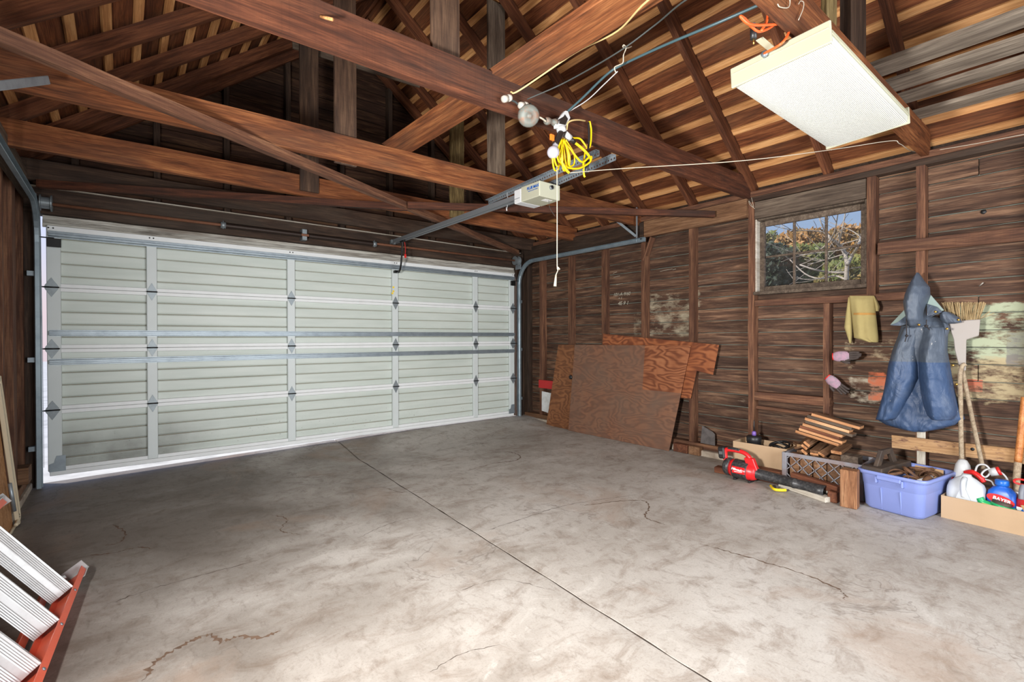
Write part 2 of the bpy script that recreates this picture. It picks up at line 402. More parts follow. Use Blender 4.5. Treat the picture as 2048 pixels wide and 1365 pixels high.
def _doorpaint():
    nt = NT('door_paint'); ge = nt.n('ShaderNodeNewGeometry'); p = ge.outputs['Position']
    f = nt.noise(nt.mapping(p, (1.2, 1, 9)), 1.0, 5, .6); sp = nt.noise(p, 60, 3, .7)
    s = nt.n('ShaderNodeSeparateXYZ'); nt.l(p, s.inputs[0])
    c = nt.ramp(f, [(.3, lin((188, 197, 189))), (.7, lin((206, 213, 206)))])
    low = band(nt, s.outputs[2], -.5, .30, .25); left = band(nt, s.outputs[0], .05, .75, .5)
    g = nt.math('MULTIPLY', nt.math('MULTIPLY', low, left), nt.noise(p, 4, 4))
    c = nt.mix(nt.math('MULTIPLY', g, 1.1, clamp=True), c, lin((92, 90, 84)))
    dirt = nt.math('MULTIPLY', nt.math('SUBTRACT', sp, .66, clamp=True), nt.math('ADD', nt.math('MULTIPLY', low, 9), .4))
    c = nt.mix(nt.math('MINIMUM', dirt, .8), c, lin((70, 64, 56)))
    nt.base(c); nt.set(Roughness=.42, Specular_IOR_Level=.5)
_doorpaint()
plain('door_groove', (150, 142, 126), .7, nz=.4, ns=3, dark=(112, 98, 80))
wood('plank_grey', (70, 61, 53), (122, 110, 97), (154, 142, 126), blot=(84, 72, 62), blot_amt=.4)
plain('door_rail_paint', (226, 229, 229), .42, nz=.12, ns=9, dark=(196, 198, 194))
plain('door_stile_paint', (204, 211, 210), .42, nz=.1, ns=6, dark=(186, 192, 188))
plain('galvanised', (150, 160, 167), .42, .55, nz=.35, ns=14, dark=(112, 122, 130))
plain('track_metal', (146, 160, 168), .42, .55, nz=.3, ns=9, dark=(96, 110, 120))
plain('hinge_metal', (136, 144, 148), .45, .5, nz=.3, ns=30, dark=(110, 116, 118))
plain('black_steel', (30, 29, 29), .45, .4)
plain('rail_steel', (128, 132, 136), .5, .35)
plain('rust_pipe', (122, 80, 58), .65, .1, nz=.35, ns=20, dark=(96, 56, 38))
plain('spring_steel', (48, 36, 30), .5, .5)
plain('opener_beige', (176, 176, 156), .45)
plain('opener_white', (204, 206, 208), .4)
plain('label_white', (238, 238, 236), .5)
plain('print_blue', (24, 86, 168), .5)
plain('print_grey', (90, 90, 92), .6)
plain('cream_enamel', (180, 178, 154), .4)
plain('lens_acrylic', (206, 207, 200), .35)
plain('porcelain', (176, 170, 160), .35)
plain('bulb_glass', (170, 168, 178), .15, spec=.6)
plain('bakelite', (40, 34, 32), .35)
plain('rusty_box', (112, 116, 110), .6, .2, nz=.6, ns=26, dark=(136, 92, 66))
plain('white_plastic', (186, 186, 186), .4)
plain('yellow_cord', (238, 202, 16), .4)
plain('orange_cord', (232, 96, 44), .4)
plain('orange_plastic', (240, 118, 36), .4)
plain('wire_beige', (206, 178, 122), .6)
plain('wire_dark', (56, 60, 58), .6)
plain('wire_teal', (62, 86, 92), .4)
plain('twine', (184, 174, 156), .8)
plain('red_plastic', (206, 36, 34), .35)
plain('red_paint', (176, 30, 30), .5)
plain('paper_white', (206, 208, 208), .7, nz=.4, ns=12, dark=(160, 158, 150))
plain('cardboard', (182, 153, 121), .8, nz=.18, ns=5, dark=(154, 126, 96))
plain('cardboard_inner', (186, 150, 112), .8)
plain('black_plastic', (34, 33, 34), .42)
plain('grey_plastic', (120, 122, 130), .5)
plain('crate_grey', (134, 134, 140), .5, nz=.35, ns=10, dark=(128, 92, 76))
plain('purple_plastic', (126, 96, 176), .4)
plain('bin_blue', (128, 142, 200), .42, nz=.1, ns=6, dark=(110, 122, 176))
plain('tote_black', (62, 52, 46), .65, nz=.4, ns=12, dark=(92, 74, 58))
plain('rusty_iron', (112, 78, 54), .7, .2, nz=.6, ns=20, dark=(70, 50, 40))
plain('jug_white', (196, 200, 202), .4)
plain('bayer_blue', (30, 96, 196), .35)
plain('label_red', (206, 30, 36), .4)
plain('hose_green', (34, 160, 96), .35)
plain('yellow_plastic', (240, 206, 30), .35)
plain('blue_plastic', (26, 102, 196), .35)
plain('tool_red', (212, 34, 38), .35)
plain('tool_black', (44, 44, 46), .4, nz=.12, ns=60, dark=(150, 148, 144))
plain('fibreglass_orange', (226, 98, 68), .4, nz=.1, ns=40, dark=(200, 82, 56))
plain('aluminium', (206, 206, 206), .38, .55, nz=.25, ns=18, dark=(168, 166, 164))
plain('beige_metal', (206, 192, 164), .45, .1)
wood('card_panel', (140, 96, 60), (176, 128, 84), (196, 152, 108))
plain('brick_dark', (96, 84, 80), .9, nz=.5, ns=30)
plain('towel_cloth', (172, 156, 104), .95, nz=.3, ns=10, dark=(152, 136, 90), bump=.5, bs=160)
plain('towel_stripe', (186, 140, 76), .95)
plain('straw', (170, 146, 106), .9, nz=.4, ns=60, dark=(122, 100, 70))
plain('broom_white', (160, 152, 146), .6, nz=.25, ns=12, dark=(158, 146, 134))
plain('glove_pink', (168, 134, 150), .9, nz=.6, ns=40, dark=(128, 126, 132))
plain('glove_dark', (66, 56, 52), .8)
plain('brass', (206, 160, 84), .3, .9)
plain('cord_black', (38, 32, 34), .7)
plain('coat_lining', (140, 156, 150), .9)
def _coat():
    nt = NT('coat_blue'); tc = nt.n('ShaderNodeTexCoord'); ge = nt.n('ShaderNodeNewGeometry'); p = ge.outputs['Position']
    s = nt.n('ShaderNodeSeparateXYZ'); nt.l(p, s.inputs[0])
    n1 = nt.noise(p, 7, 5, .6); sp = nt.noise(nt.mapping(p, (1, 1, 1)), 26, 3, .6)
    up = lin((76, 85, 98)); lo = lin((56, 76, 108))
    c = nt.mix(nt.math('GREATER_THAN', s.outputs[2], nt.math('ADD', 1.008, nt.math('MULTIPLY', s.outputs[1], .0))), lo, up)
    c = nt.mix(nt.math('MULTIPLY', nt.math('SUBTRACT', n1, .5, clamp=True), 2.2, clamp=True), c, lin((92, 102, 118)))
    c = nt.mix(nt.math('MULTIPLY', nt.math('SUBTRACT', .40, n1, clamp=True), 2.0, clamp=True), c, lin((40, 52, 78)))
    spots = nt.math('MULTIPLY', nt.math('SUBTRACT', sp, .70, clamp=True), 30.0, clamp=True)
    c = nt.mix(nt.math('MULTIPLY', spots, .7), c, lin((196, 190, 184)))
    nt.base(c); nt.set(Roughness=.5, Specular_IOR_Level=.4)
    wv = nt.noise(nt.mapping(p, (4, 10, 5)), 1.0, 4, .6, 1.0); nt.bump(wv, .6, .02)
_coat()
plain('shingle_grey', (96, 90, 88), .9, nz=.5, ns=14)
plain('leaf_green', (112, 122, 56), .6, nz=.6, ns=2.0, dark=(150, 112, 60))
plain('leaf_orange', (176, 128, 66), .6, nz=.6, ns=2.2, dark=(104, 92, 44))
plain('leaf_dark', (48, 62, 40), .6, nz=.5, ns=1.6, dark=(26, 36, 24))
plain('bark_pale', (176, 164, 148), .9, nz=.4, ns=12)
plain('driveway', (206, 202, 196), .9, nz=.3, ns=3)
def _glass():
    nt = NT('window_glass'); nt.base((1, 1, 1, 1)); nt.set(Roughness=.02, Transmission_Weight=1.0, IOR=1.02, Alpha=.35)
    nt.t.nodes.remove(nt.p); a = nt.n('ShaderNodeBsdfTransparent'); g = nt.n('ShaderNodeBsdfGlossy'); g.inputs['Roughness'].default_value = .03
    d = nt.n('ShaderNodeBsdfDiffuse'); d.inputs[0].default_value = lin((206, 206, 200))
    m = nt.n('ShaderNodeMixShader'); m.inputs[0].default_value = .05; nt.l(a.outputs[0], m.inputs[1]); nt.l(g.outputs[0], m.inputs[2])
    # dust on the glass, thicker towards the putty at the edges
    tc = nt.n('ShaderNodeTexCoord'); n = nt.noise(tc.outputs['Object'], 16, 4)
    m2 = nt.n('ShaderNodeMixShader'); nt.l(nt.math('MULTIPLY', n, .04), m2.inputs[0]); nt.l(m.outputs[0], m2.inputs[1]); nt.l(d.outputs[0], m2.inputs[2])
    nt.l(m2.outputs[0], nt.out.inputs[0])
_glass()
# ================================================================ THE SETTING
XF, XS = 5.06, 5.15            # right wall: stud faces, siding faces
LF, LS = -0.10, -0.19          # left wall
YB = -7.0                      # rear wall
STUDS = [-.34, -.90, -1.47, -2.05, -2.64, -3.25, -3.87, -4.48, -5.08, -5.69, -6.3]

M_['chalk'] = plain('chalk', (176, 168, 150), .9).m
# ---- floor: two concrete slabs with an open joint between them
def zfloor(x, y):
    s = max(0., min(1., (y+.8)/.8)); s = s*s*(3-2*s)
    return s*(.004+.062*max(0, min(1, x/3.4)))
floor = mob('floor', [(LS, YB, -.009), (XS, YB, -.009), (XS, .12, -.006), (LS, .12, -.006)], [(0, 1, 2, 3)], 'joint_dirt'); tag(floor, kind='structure')
def joint_x(y, k):
    return 2.345+.062*y*1.0 + .007*noise.noise(V((y*3.1, 2.2, 0))) + k*(.0065+.005*noise.noise(V((y*7, k*4, 1))))
for k, (a, b) in enumerate(((LS, None), (None, XS))):
    vs_, fs = [], []; nx, ny = 30, 150
    ys = [YB+(.12-YB)*j/ny for j in range(ny+1)]
    for y in ys:
        x0 = a if a is not None else joint_x(y, 1); x1 = b if b is not None else joint_x(y, -1)
        for i in range(nx+1):
            x = x0+(x1-x0)*i/nx; edge = (i == nx and k == 0) or (i == 0 and k == 1)
            vs_.append((x, y, zfloor(x, y)-(.003 if edge else 0)))
    for j in range(ny):
        for i in range(nx):
            q = j*(nx+1)+i; fs.append((q, q+1, q+nx+2, q+nx+1))
    base = len(vs_); ie = nx if k == 0 else 0
    for j in range(ny+1):
        v = vs_[j*(nx+1)+ie]; vs_.append((v[0], v[1], -.018))
    for j in range(ny):
        q = j*(nx+1)+ie; f = (q, q+nx+1, base+j+1, base+j); fs.append(f if k == 0 else f[::-1])
    mob('slab', vs_, fs, 'concrete', floor)
# cracks and the dark rims of dried puddles, traced where they lie on the slab
def ribbon(name, pix, w, mat, jag=.012, sd=1, zl=.0006):
    P = smooth_path([at(px, py, Z=0) for px, py in pix], 10); vs_, fs = [], []
    for i, q in enumerate(P):
        t = (P[min(i+1, len(P)-1)]-P[max(i-1, 0)]).normalized(); n_ = V((-t.y, t.x, 0))
        q = q+n_*(jag*noise.noise(V((i*.9, sd, 0)))+jag*.6*noise.noise(V((i*2.7, sd, 5))))
        ww = w*max(.12, .55+1.1*noise.noise(V((i*.8, sd, 9)))+.5*noise.noise(V((i*2.6, sd, 3))))*min(1, .25+i*.3, .25+(len(P)-1-i)*.3)
        vs_ += [V((q.x+n_.x*ww/2, q.y+n_.y*ww/2, zfloor(q.x, q.y)+zl)), V((q.x-n_.x*ww/2, q.y-n_.y*ww/2, zfloor(q.x, q.y)+zl))]
    for i in range(len(P)-1): fs.append((2*i, 2*i+1, 2*i+3, 2*i+2))
    return mob(name, vs_, fs, mat, floor)
for k, (pix, w, m) in enumerate((([(972, 1062), (1040, 1040), (1120, 1014), (1200, 1000), (1275, 990)], .006, 'crack_dirt'), ([(715, 1078), (770, 1052), (835, 1032)], .005, 'crack_dirt'),
        ([(215, 1210), (300, 1180), (380, 1158), (520, 1120)], .005, 'crack_dirt'), ([(1000, 1290), (920, 1310), (860, 1345)], .004, 'crack_dirt'), ([(1100, 1180), (1000, 1160), (900, 1190)], .004, 'crack_dirt'),
        ([(285, 1362), (310, 1325), (350, 1300), (390, 1280), (420, 1270), (445, 1284), (480, 1272), (520, 1276), (560, 1262)], .022, 'stain_dirt'),
        ([(935, 942), (985, 928), (1030, 922), (1040, 913), (1020, 905), (985, 905)], .016, 'stain_dirt'), ([(1168, 1012), (1230, 1004), (1285, 1002), (1298, 1016), (1290, 1035), (1330, 1050)], .016, 'stain_dirt'),
        ([(1400, 1088), (1470, 1108), (1540, 1128), (1610, 1150), (1680, 1182), (1690, 1200)], .012, 'stain_dirt'), ([(180, 1112), (230, 1106), (270, 1096), (310, 1098)], .014, 'stain_dirt'),
        ([(225, 1050), (250, 1065), (240, 1085), (210, 1092)], .016, 'stain_dirt'), ([(540, 1030), (575, 1040), (560, 1062), (600, 1070)], .010, 'stain_dirt'), ([(690, 985), (760, 975), (800, 985), (850, 980)], .008, 'stain_dirt'))):
    ribbon('crack' if m == 'crack_dirt' else 'stain_edge', pix, w, m, .014 if m == 'stain_dirt' else .010, k*3.7)
driveway = mob('driveway', [(-14, .12, -.02), (40, .12, -.02), (40, 45, -.5), (-14, 45, -.5)], [(0, 1, 2, 3)], 'driveway'); tag(driveway, 'pale concrete driveway outside the garage door', kind='structure')
yard = mob('side_yard', [(XS+.05, -14, -.06), (45, -14, -.06), (45, .1, -.06), (XS+.05, .1, -.06)], [(0, 1, 2, 3)], 'joint_dirt'); tag(yard, 'bare garden soil beside the garage', kind='structure')

# ---- roof
SL = .775; ZR0 = 6.46; XC = 2.48           # rafter underside on the right: z = 6.46 - .775 x
ANG = math.atan(SL); CA, SA = math.cos(ANG), math.sin(ANG)
def zu(x): return ZR0 - SL*(x if x > XC else 2*XC-x)
ceiling = thing('ceiling', (XC, -3.4, zu(XC)+.15), 'open rafters under board roof sheathing with pale battens', kind='structure')
YR0, YR1 = .32, YB
for side in (1, -1):
    nx_ = V((side*SA, 0, CA)); dn = V((side*CA, 0, -SA))     # outward normal, down-slope
    ridge = V((XC, 0, zu(XC)))
    for y in [0.03]+STUDS:
        a = ridge+dn*.02; b = ridge+dn*(2.72/CA)
        lumber('rafter', (a.x, y, a.z), (b.x, y, b.z), .048, .098, 'rafter_wood', ceiling, up=nx_, off=(0, .049), wob=.004)
    s = .10; k = 0
    while s < 3.36:
        c = ridge+dn*s+nx_*(.098+.011)
        lumber('batten', (c.x, YR1, c.z), (c.x, YR0, c.z), .054+.008*random.random(), .022, 'strip_wood', ceiling, up=nx_, bev=.002)
        c = ridge+dn*(s+.10)+nx_*(.098+.034)
        lumber('roof_board', (c.x, YR1, c.z), (c.x, YR0, c.z), .212, .02, 'deck_wood', ceiling, up=(nx_+dn*.03), bev=.002)
        s += .2+.012*(random.random()-.5)
for side in (1, -1):
    nx_ = V((side*SA, 0, CA)); dn = V((side*CA, 0, -SA)); c = V((XC, 0, zu(XC)))+dn*.05+nx_*(.098+.05)
    lumber('ridge_cap', (c.x, YR1, c.z), (c.x, YR0, c.z), .36, .02, 'deck_wood', ceiling, up=nx_)
lumber('ridge_board', (XC, YB, zu(XC)+.07), (XC, .1, zu(XC)+.07), .03, .15, 'rafter_wood', ceiling)

# ---- right wall
wall_right = thing('wall_right', (XS, -3.4, 0), 'bare timber stud wall with weathered siding on the right', kind='structure')
WY0, WY1, WZ0, WZ1 = -4.145, -3.275, 1.578, 2.278         # window opening
box('sheathing_back', (XS+.030, (YB+WY0)/2, 1.27), (.012, WY0-YB, 2.54), 'siding_edge', wall_right, 0)
box('sheathing_back', (XS+.030, (WY1+.1)/2, 1.27), (.012, .1-WY1, 2.54), 'siding_edge', wall_right, 0)
box('sheathing_back', (XS+.030, (WY0+WY1)/2, WZ0/2), (.012, WY1-WY0, WZ0), 'siding_edge', wall_right, 0)
box('sheathing_back', (XS+.030, (WY0+WY1)/2, (WZ1+2.54)/2), (.012, WY1-WY0, 2.54-WZ1), 'siding_edge', wall_right, 0)
z = .03; k = 0
while z < 2.53:
    h = .12; segs = [(YB, .08)]
    if z+h > WZ0+.02 and z < WZ1-.02: segs = [(YB, WY0-.005), (WY1+.005, .08)]
    elif k % 4 == 1: j = -2.64 if k % 8 == 1 else -3.87; segs = [(YB, j-.002), (j+.002, .08)]
    elif k % 4 == 3: segs = [(YB, -4.78), (-4.776, .08)]
    for (y0, y1) in segs:
        g = .004+.004*random.random()
        lumber('siding_board', (XS+.009, y0, z+h/2), (XS+.009, y1, z+h/2), .018, h-g, 'siding_wood', wall_right, bev=.003, up=(.05, 0, 1))
    z += h; k += 1
lumber('sill_plate', (5.10, 0, .082), (5.10, -1.44, .082), .10, .055, 'scrap_wood', wall_right)
lumber('sill_plate', (5.095, -1.445, .082), (5.095, YB, .082), .10, .055, 'stud_wood', wall_right)
for (y0, y1, dx, m) in ((.02, -1.5, 0, 'sill_concrete'), (-1.5, -2.62, .012, 'sill_concrete'), (-2.64, -3.3, -.03, 'sill_concrete'), (-3.3, YB, 0, 'sill_concrete')):
    box('footing', (5.10+dx*.5, (y0+y1)/2, .022), (.15-dx, abs(y1-y0)-.004, .062), m, wall_right, .006)
for i, y in enumerate(STUDS):
    z1 = 2.44
    if i == 6: z1 = 1.465
    lumber('stud', (XF+.045, y, .11), (XF+.045, y, z1), .052 if i != 6 else .045, .09, 'stud_wood', wall_right, up=(1, 0, 0), wob=.003)
lumber('stud', (XF+.045, -.02, .11), (XF+.045, -.02, 2.44), .09, .09, 'dark_wood', wall_right, up=(1, 0, 0))
lumber('stud', (XF+.040, -2.055+.012, 2.05), (XF+.040, -2.15, 2.30), .02, .085, 'stud_wood', wall_right, up=(1, 0, 0))
lumber('top_plate', (XF+.045, YB, 2.464), (XF+.045, .08, 2.464), .092, .046, 'dark_wood', wall_right)
lumber('top_plate', (XF+.040, YB, 2.512), (XF+.040, .08, 2.512), .096, .05, 'stud_wood', wall_right)
box('wall_cap', (XS+.02, -3.4, 2.60), (.03, 7.2, .16), 'dark_wood', wall_right, 0)
lumber('ledger', (XF-.02, -2.075, 2.382), (XF-.02, -.03, 2.382), .04, .175, 'dark_wood', wall_right)
lumber('ledger', (XF-.016, -3.225, 2.388), (XF-.016, -2.085, 2.388), .038, .172, 'scrap_wood', wall_right, wob=.003)
# window framing
lumber('stud', (XF+.045, -4.178, 1.50), (XF+.045, -4.178, 2.44), .06, .09, 'stud_wood', wall_right, up=(1, 0, 0))
lumber('window_header', (XF+.05, WY0+.002, 2.358), (XF+.05, WY1-.002, 2.358), .085, .156, 'grey_wood', wall_right)
lumber('window_block', (XF+.047, -3.277, 1.498), (XF+.047, -4.453, 1.492), .09, .056, 'stud_wood', wall_right)
lumber('window_block', (XF+.047, -3.275, .640), (XF+.047, -3.895, .642), .09, .075, 'stud_wood', wall_right)
lumber('window_block', (XF+.065, -3.275, .532), (XF+.065, -3.895, .520), .05, .03, 'stud_wood', wall_right)
lumber('nailing_board', (XF-.012, -4.225, 1.864), (XF-.012, -5.9, 1.835), .024, .09, 'stud_wood', wall_right)
q = at(1967, 424, X=XS-.001); tube('knot', [q, q+V((-.002, 0, 0))], .016, 'black_plastic', wall_right, 10, smooth=False)
# chalk sums on the boards
for (px, py, body, size) in ((1243, 589, '101-A-9/60', .055), (1240, 597, '= 1', .04), (1246, 607, '4E 9 1', .062)):
    q = at(px, py, X=XS-.003); text('chalk_writing', body, size, axes(q, (0, -1, 0), (0, 0, 1)), 'chalk', wall_right, depth=.0004, shear=.3)
for (x0, y0, x1, y1) in ((1226, 547, 1234, 544), (1227, 555, 1240, 552), (1232, 570, 1246, 567), (1320, 543, 1345, 538), (1345, 540, 1352, 538)):
    a, b = at(x0, y0, X=XS-.003), at(x1, y1, X=XS-.003); lumber('chalk_stroke', a, b, .003, .004, 'chalk', wall_right)
# ---- window
win = thing('window_1', (XS, (WY0+WY1)/2, WZ0), 'six-pane timber window looking onto a garden', kind='structure')
wc = V((XS-.02, 0, 0)); cy_, cz_ = (WY0+WY1)/2, (WZ0+WZ1)/2; hw, hh = (WY1-WY0)/2, (WZ1-WZ0)/2
box('jamb', (XS-.005, WY1-.008, cz_), (.12, .016, hh*2), 'white_board', win)
box('jamb', (XS-.005, WY0+.008, cz_), (.12, .016, hh*2), 'grey_wood', win)
box('head_jamb', (XS-.005, cy_, WZ1-.008), (.12, hw*2-.034, .016), 'grey_wood', win)
box('window_sill', (XS-.015, cy_, WZ0+.012), (.16, hw*2+.01, .03), 'grey_wood', win)
sash = box('sash_stile', (XS+.012, WY1-.037, cz_+.005), (.035, .042, hh*2-.05), 'grey_wood', win)
box('sash_stile', (XS+.012, WY0+.037, cz_+.005), (.035, .042, hh*2-.05), 'grey_wood', win)
box('sash_rail', (XS+.012, cy_, WZ1-.042), (.035, hw*2-.118, .05), 'grey_wood', win)
box('sash_rail', (XS+.012, cy_, WZ0+.052), (.035, hw*2-.118, .05), 'grey_wood', win)
gy0, gy1, gz0, gz1 = WY0+.058, WY1-.058, WZ0+.077, WZ1-.067
for i in (1, 2): box('muntin', (XS+.012, gy0+(gy1-gy0)*i/3, (gz0+gz1)/2), (.026, .018, gz1-gz0), 'grey_wood', win)
zm = gz0+(gz1-gz0)*.49
for i in range(3): box('muntin', (XS+.012, gy0+(gy1-gy0)*(i+.5)/3, zm), (.025, (gy1-gy0)/3-.019, .018), 'grey_wood', win)
for i in range(3):
    for (a, b) in ((gz0, zm), (zm, gz1)):
        box('pane', (XS+.016, gy0+(gy1-gy0)*(i+.5)/3, (a+b)/2), (.003, (gy1-gy0)/3-.012, b-a-.012), 'window_glass', win, 0)

# ---- left wall
wall_left = thing('wall_left', (LS, -3.4, 0), 'timber stud wall on the left', kind='structure')
box('sheathing_back', (LS-.03, YB/2, 1.27), (.012, -YB+.2, 2.54), 'siding_edge', wall_left, 0)
z = .03
while z < 2.53:
    lumber('siding_board', (LS-.009, YB, z+.06), (LS-.009, .08, z+.06), .018, .115, 'siding_dark', wall_left)
    z += .12
for y in [-.055]+STUDS[1:]:
    lumber('stud', (LF-.045, y, .1), (LF-.045, y, 2.44), .052, .09, 'stud_wood', wall_left, up=(1, 0, 0))
lumber('stud', (LF-.02, -.52, .1), (LF-.02, -.52, 2.44), .14, .05, 'stud_wood', wall_left, up=(1, 0, 0))
lumber('top_plate', (LF-.045, YB, 2.487), (LF-.045, .08, 2.487), .095, .095, 'stud_wood', wall_left)
lumber('ledger', (LF+.02, -2.6, 2.372), (LF+.02, -.10, 2.372), .04, .20, 'grey_wood', wall_left)
box('wall_cap', (LS-.02, -3.4, 2.60), (.03, 7.2, .16), 'dark_wood', wall_left, 0)
box('sill_plate', (LF-.035, YB/2, .075), (.10, -YB, .06), 'scrap_wood', wall_left)
box('footing', (LF-.03, YB/2, .018), (.13, -YB, .052), 'sill_concrete', wall_left, .006)
box('sill_block', (LF-.01, -.36, .19), (.14, .16, .12), 'scrap_wood', wall_left)

# ---- front wall: jambs, header, weathered stop boards, gable
wall_front = thing('wall_front', (XC, .1, 0), 'gable wall framing around the garage door', kind='structure')
lumber('jamb', (-.085, .06, .0), (-.085, .06, 2.40), .11, .12, 'dark_wood', wall_front, up=(0, 1, 0))
lumber('jamb', (4.965, .06, .0), (4.965, .06, 2.40), .11, .12, 'dark_wood', wall_front, up=(0, 1, 0))
lumber('jamb', (5.07, .075, .0), (5.07, .075, 2.54), .10, .10, 'dark_wood', wall_front, up=(0, 1, 0))
lumber('jamb', (-.17, .075, .0), (-.17, .075, 2.54), .06, .10, 'dark_wood', wall_front, up=(0, 1, 0))
lumber('door_header', (-.14, .05, 2.29), (5.02, .05, 2.29), .13, .205, 'dark_wood', wall_front, wob=.004)
lumber('header_lath', (-.10, -.025, 2.394), (4.95, -.025, 2.394), .05, .008, 'white_board', wall_front)
for i, (za, zb, dy) in enumerate(((2.09, 2.122, .02), (2.122, 2.155, .03), (2.155, 2.19, .04))):
    lumber('stop_board', (.0, .03+dy, (za+zb)/2), (4.90, .03+dy, (za+zb)/2), .03, zb-za-.003, 'lintel_white', wall_front, wob=.002)
z = 2.40; i = 0
while z < zu(XC)+.15:
    half = min(2.67, (zu(XC)+.15-z-.06)/SL)
    if half > .08: lumber('siding_board', (XC-half, .13, z+.06), (XC+half, .13, z+.06), .02, .115, 'siding_dark', wall_front, up=(0, .06, 1))
    z += .12; i += 1
box('sheathing_back', (XC, .16, 2.48), (5.3, .01, .17), 'dark_wood', wall_front, 0)
mob('gable_back', [(-.5, .15, 2.4), (5.46, .15, 2.4), (XC, .15, 4.95)], [(0, 1, 2)], 'dark_wood', wall_front)
for x in (.2, .75, 1.3, 1.86, 2.42, 3.0, 3.57, 4.15, 4.72):
    lumber('gable_stud', (x, .075, 2.40), (x, .075, zu(x)+.02), .05, .09, 'dark_wood', wall_front, up=(0, 1, 0))

# ---- rear wall, out of view, with a wide opening added to let fill light in
wall_back = thing('wall_back', (XC, YB, 0), 'plain unseen rear wall with a wide opening added for light', kind='structure')
box('wall_panel', ((LS+1.5)/2, YB-.05, 1.27), (1.5-LS, .05, 2.54), 'siding_dark', wall_back)
box('wall_panel', ((XS+4.3)/2, YB-.05, 1.27), (XS-4.3, .05, 2.54), 'siding_dark', wall_back)
box('wall_panel', (2.9, YB-.05, 2.45), (2.8, .05, .18), 'siding_dark', wall_back)
mob('gable_panel', [(LS, YB-.05, 2.54), (XS, YB-.05, 2.54), (XC, YB-.05, 2.54+2.67*SL+.1)], [(0, 1, 2)], 'siding_dark', wall_back)

# ================================================================ GARAGE DOOR
DZ, DH, DW = .115, .4953, 4.877
door = thing('door_1', (DW/2, 0, DZ), 'white ribbed steel sectional garage door, closed', kind='structure')
def hingeg(half):
    return [(-.038, 0, .004), (-.03, 0, half*.006)]
SX = [.055, .704, 1.868, 3.030, 4.184, 4.822]
for s in range(4):
    z0, z1 = DZ+s*DH, DZ+(s+1)*DH
    # ribbed skin, extruded along x
    prof = [(.0, z0+.002)]
    zz = z0+.045
    for k in range(4):
        zc = z0+.045+.1013*(k+.5)+.0
        prof += [(.0, zc-.012), (.002, zc-.005), (.012, zc-.003), (.012, zc+.001), (.003, zc+.006), (.0, zc+.016)]
    prof += [(.0, z1-.002)]
    vs_ = [(x, .022+y, z) for x in (.024, DW-.024) for (y, z) in prof]; n = len(prof)
    fs = [(i, i+1, n+i+1, n+i) for i in range(n-1)]
    vs_ += [(.024, .05, z0), (.024, .05, z1), (DW-.024, .05, z0), (DW-.024, .05, z1)]
    b = 2*n; fs += [(b, b+2, b+3, b+1), (0, n, b+2, b), (n-1, b+1, b+3, 2*n-1)]
    sec = mob('section', vs_, fs, 'door_paint', door, auto=1)
    sec.data.materials.append(M_['door_groove'])
    for p_ in sec.data.polygons:
        if len(p_.vertices) == 4 and .0325 < sum(sec.data.vertices[i].co.y for i in p_.vertices)/4 < .036: p_.material_index = 1
    for (zr, hr) in ((z0+.0165, .031), (z1-.0165, .031)):
        box('rail', (DW/2, .008, zr), (DW-.075, .034, hr), 'door_rail_paint', sec, .003)
    for i, x in enumerate(SX):
        wd_ = .085 if i in (0, 5) else .075
        box('stile', (x+(.013 if i == 0 else -.013 if i == 5 else 0), .003, (z0+z1)/2), (wd_, .034, DH-.004), 'door_stile_paint', sec, .004)
    if s == 0:
        box('bottom_retainer', (DW/2, .012, DZ-.018), (DW-.07, .05, .036), 'door_rail_paint', sec, .004)
        for x in (.082, DW-.082):
            mob('corner_bracket', [(x-.05, -.020, DZ-.002), (x+.05, -.020, DZ-.002), (x+.05, -.020, DZ+.125), (x-.005, -.020, DZ+.125), (x-.02, -.020, DZ+.07), (x-.05, -.020, DZ+.06)], [(0, 1, 2, 3, 4, 5)], 'galvanised', sec)
    if s < 3:
        for i, x in enumerate(SX):
            w = .040 if i in (0, 5) else .033
            out = [(x, z1+.078), (x+w*.35, z1+.055), (x+w, z1+.014), (x+w, z1+.004), (x-w, z1+.004), (x-w, z1+.014), (x-w*.35, z1+.055)]
            hv, hf = [], []
            for sgn in (1, -1):
                pts = [(px, -.0165, z1+(pz-z1)*sgn) for px, pz in out]; k = len(hv)
                hv += pts + [(p[0], -.021, p[2]) for p in pts]; m = len(pts)
                hf += [tuple(range(k+m, k+2*m)), tuple(range(k, k+m))]+[(k+q, k+(q+1) % m, k+m+(q+1) % m, k+m+q) for q in range(m)]
            hg = mob('hinge', hv, hf, 'hinge_metal', sec)
            tube('hinge_pin', [(x-w-.006, -.024, z1), (x+w+.006, -.024, z1)], .006, 'black_steel', hg, 8, smooth=False)
            if i in (0, 5):
                sg = -1 if i == 0 else 1
                tube('roller_stem', [(x+sg*w, -.024, z1), (x+sg*.085, -.03, z1)], .005, 'black_steel', hg, 6, smooth=False)
def strut(name, zc, h, par):
    prof = [(-.014, .50), (-.017, .50), (-.017, .36), (-.034, .33), (-.046, .28), (-.046, .08), (-.030, .05), (-.030, -.05), (-.046, -.08), (-.046, -.28), (-.034, -.33), (-.017, -.36), (-.017, -.50), (-.014, -.50)]
    n = len(prof); vs_ = [(x, y, zc+z*h) for x in (.04, DW-.04) for y, z in prof]
    fs = [(i, (i+1) % n, n+(i+1) % n, n+i) for i in range(n)]+[tuple(range(n)), tuple(range(2*n-1, n-1, -1))]
    return mob(name, vs_, fs, 'galvanised', par, auto=1)
strut('strut', 2.028, .055, door); strut('strut', 1.232, .050, door); strut('strut', .998, .050, door)
box('top_rail', (DW/2, -.002, 2.075), (DW-.065, .044, .042), 'door_rail_paint', door, .003)
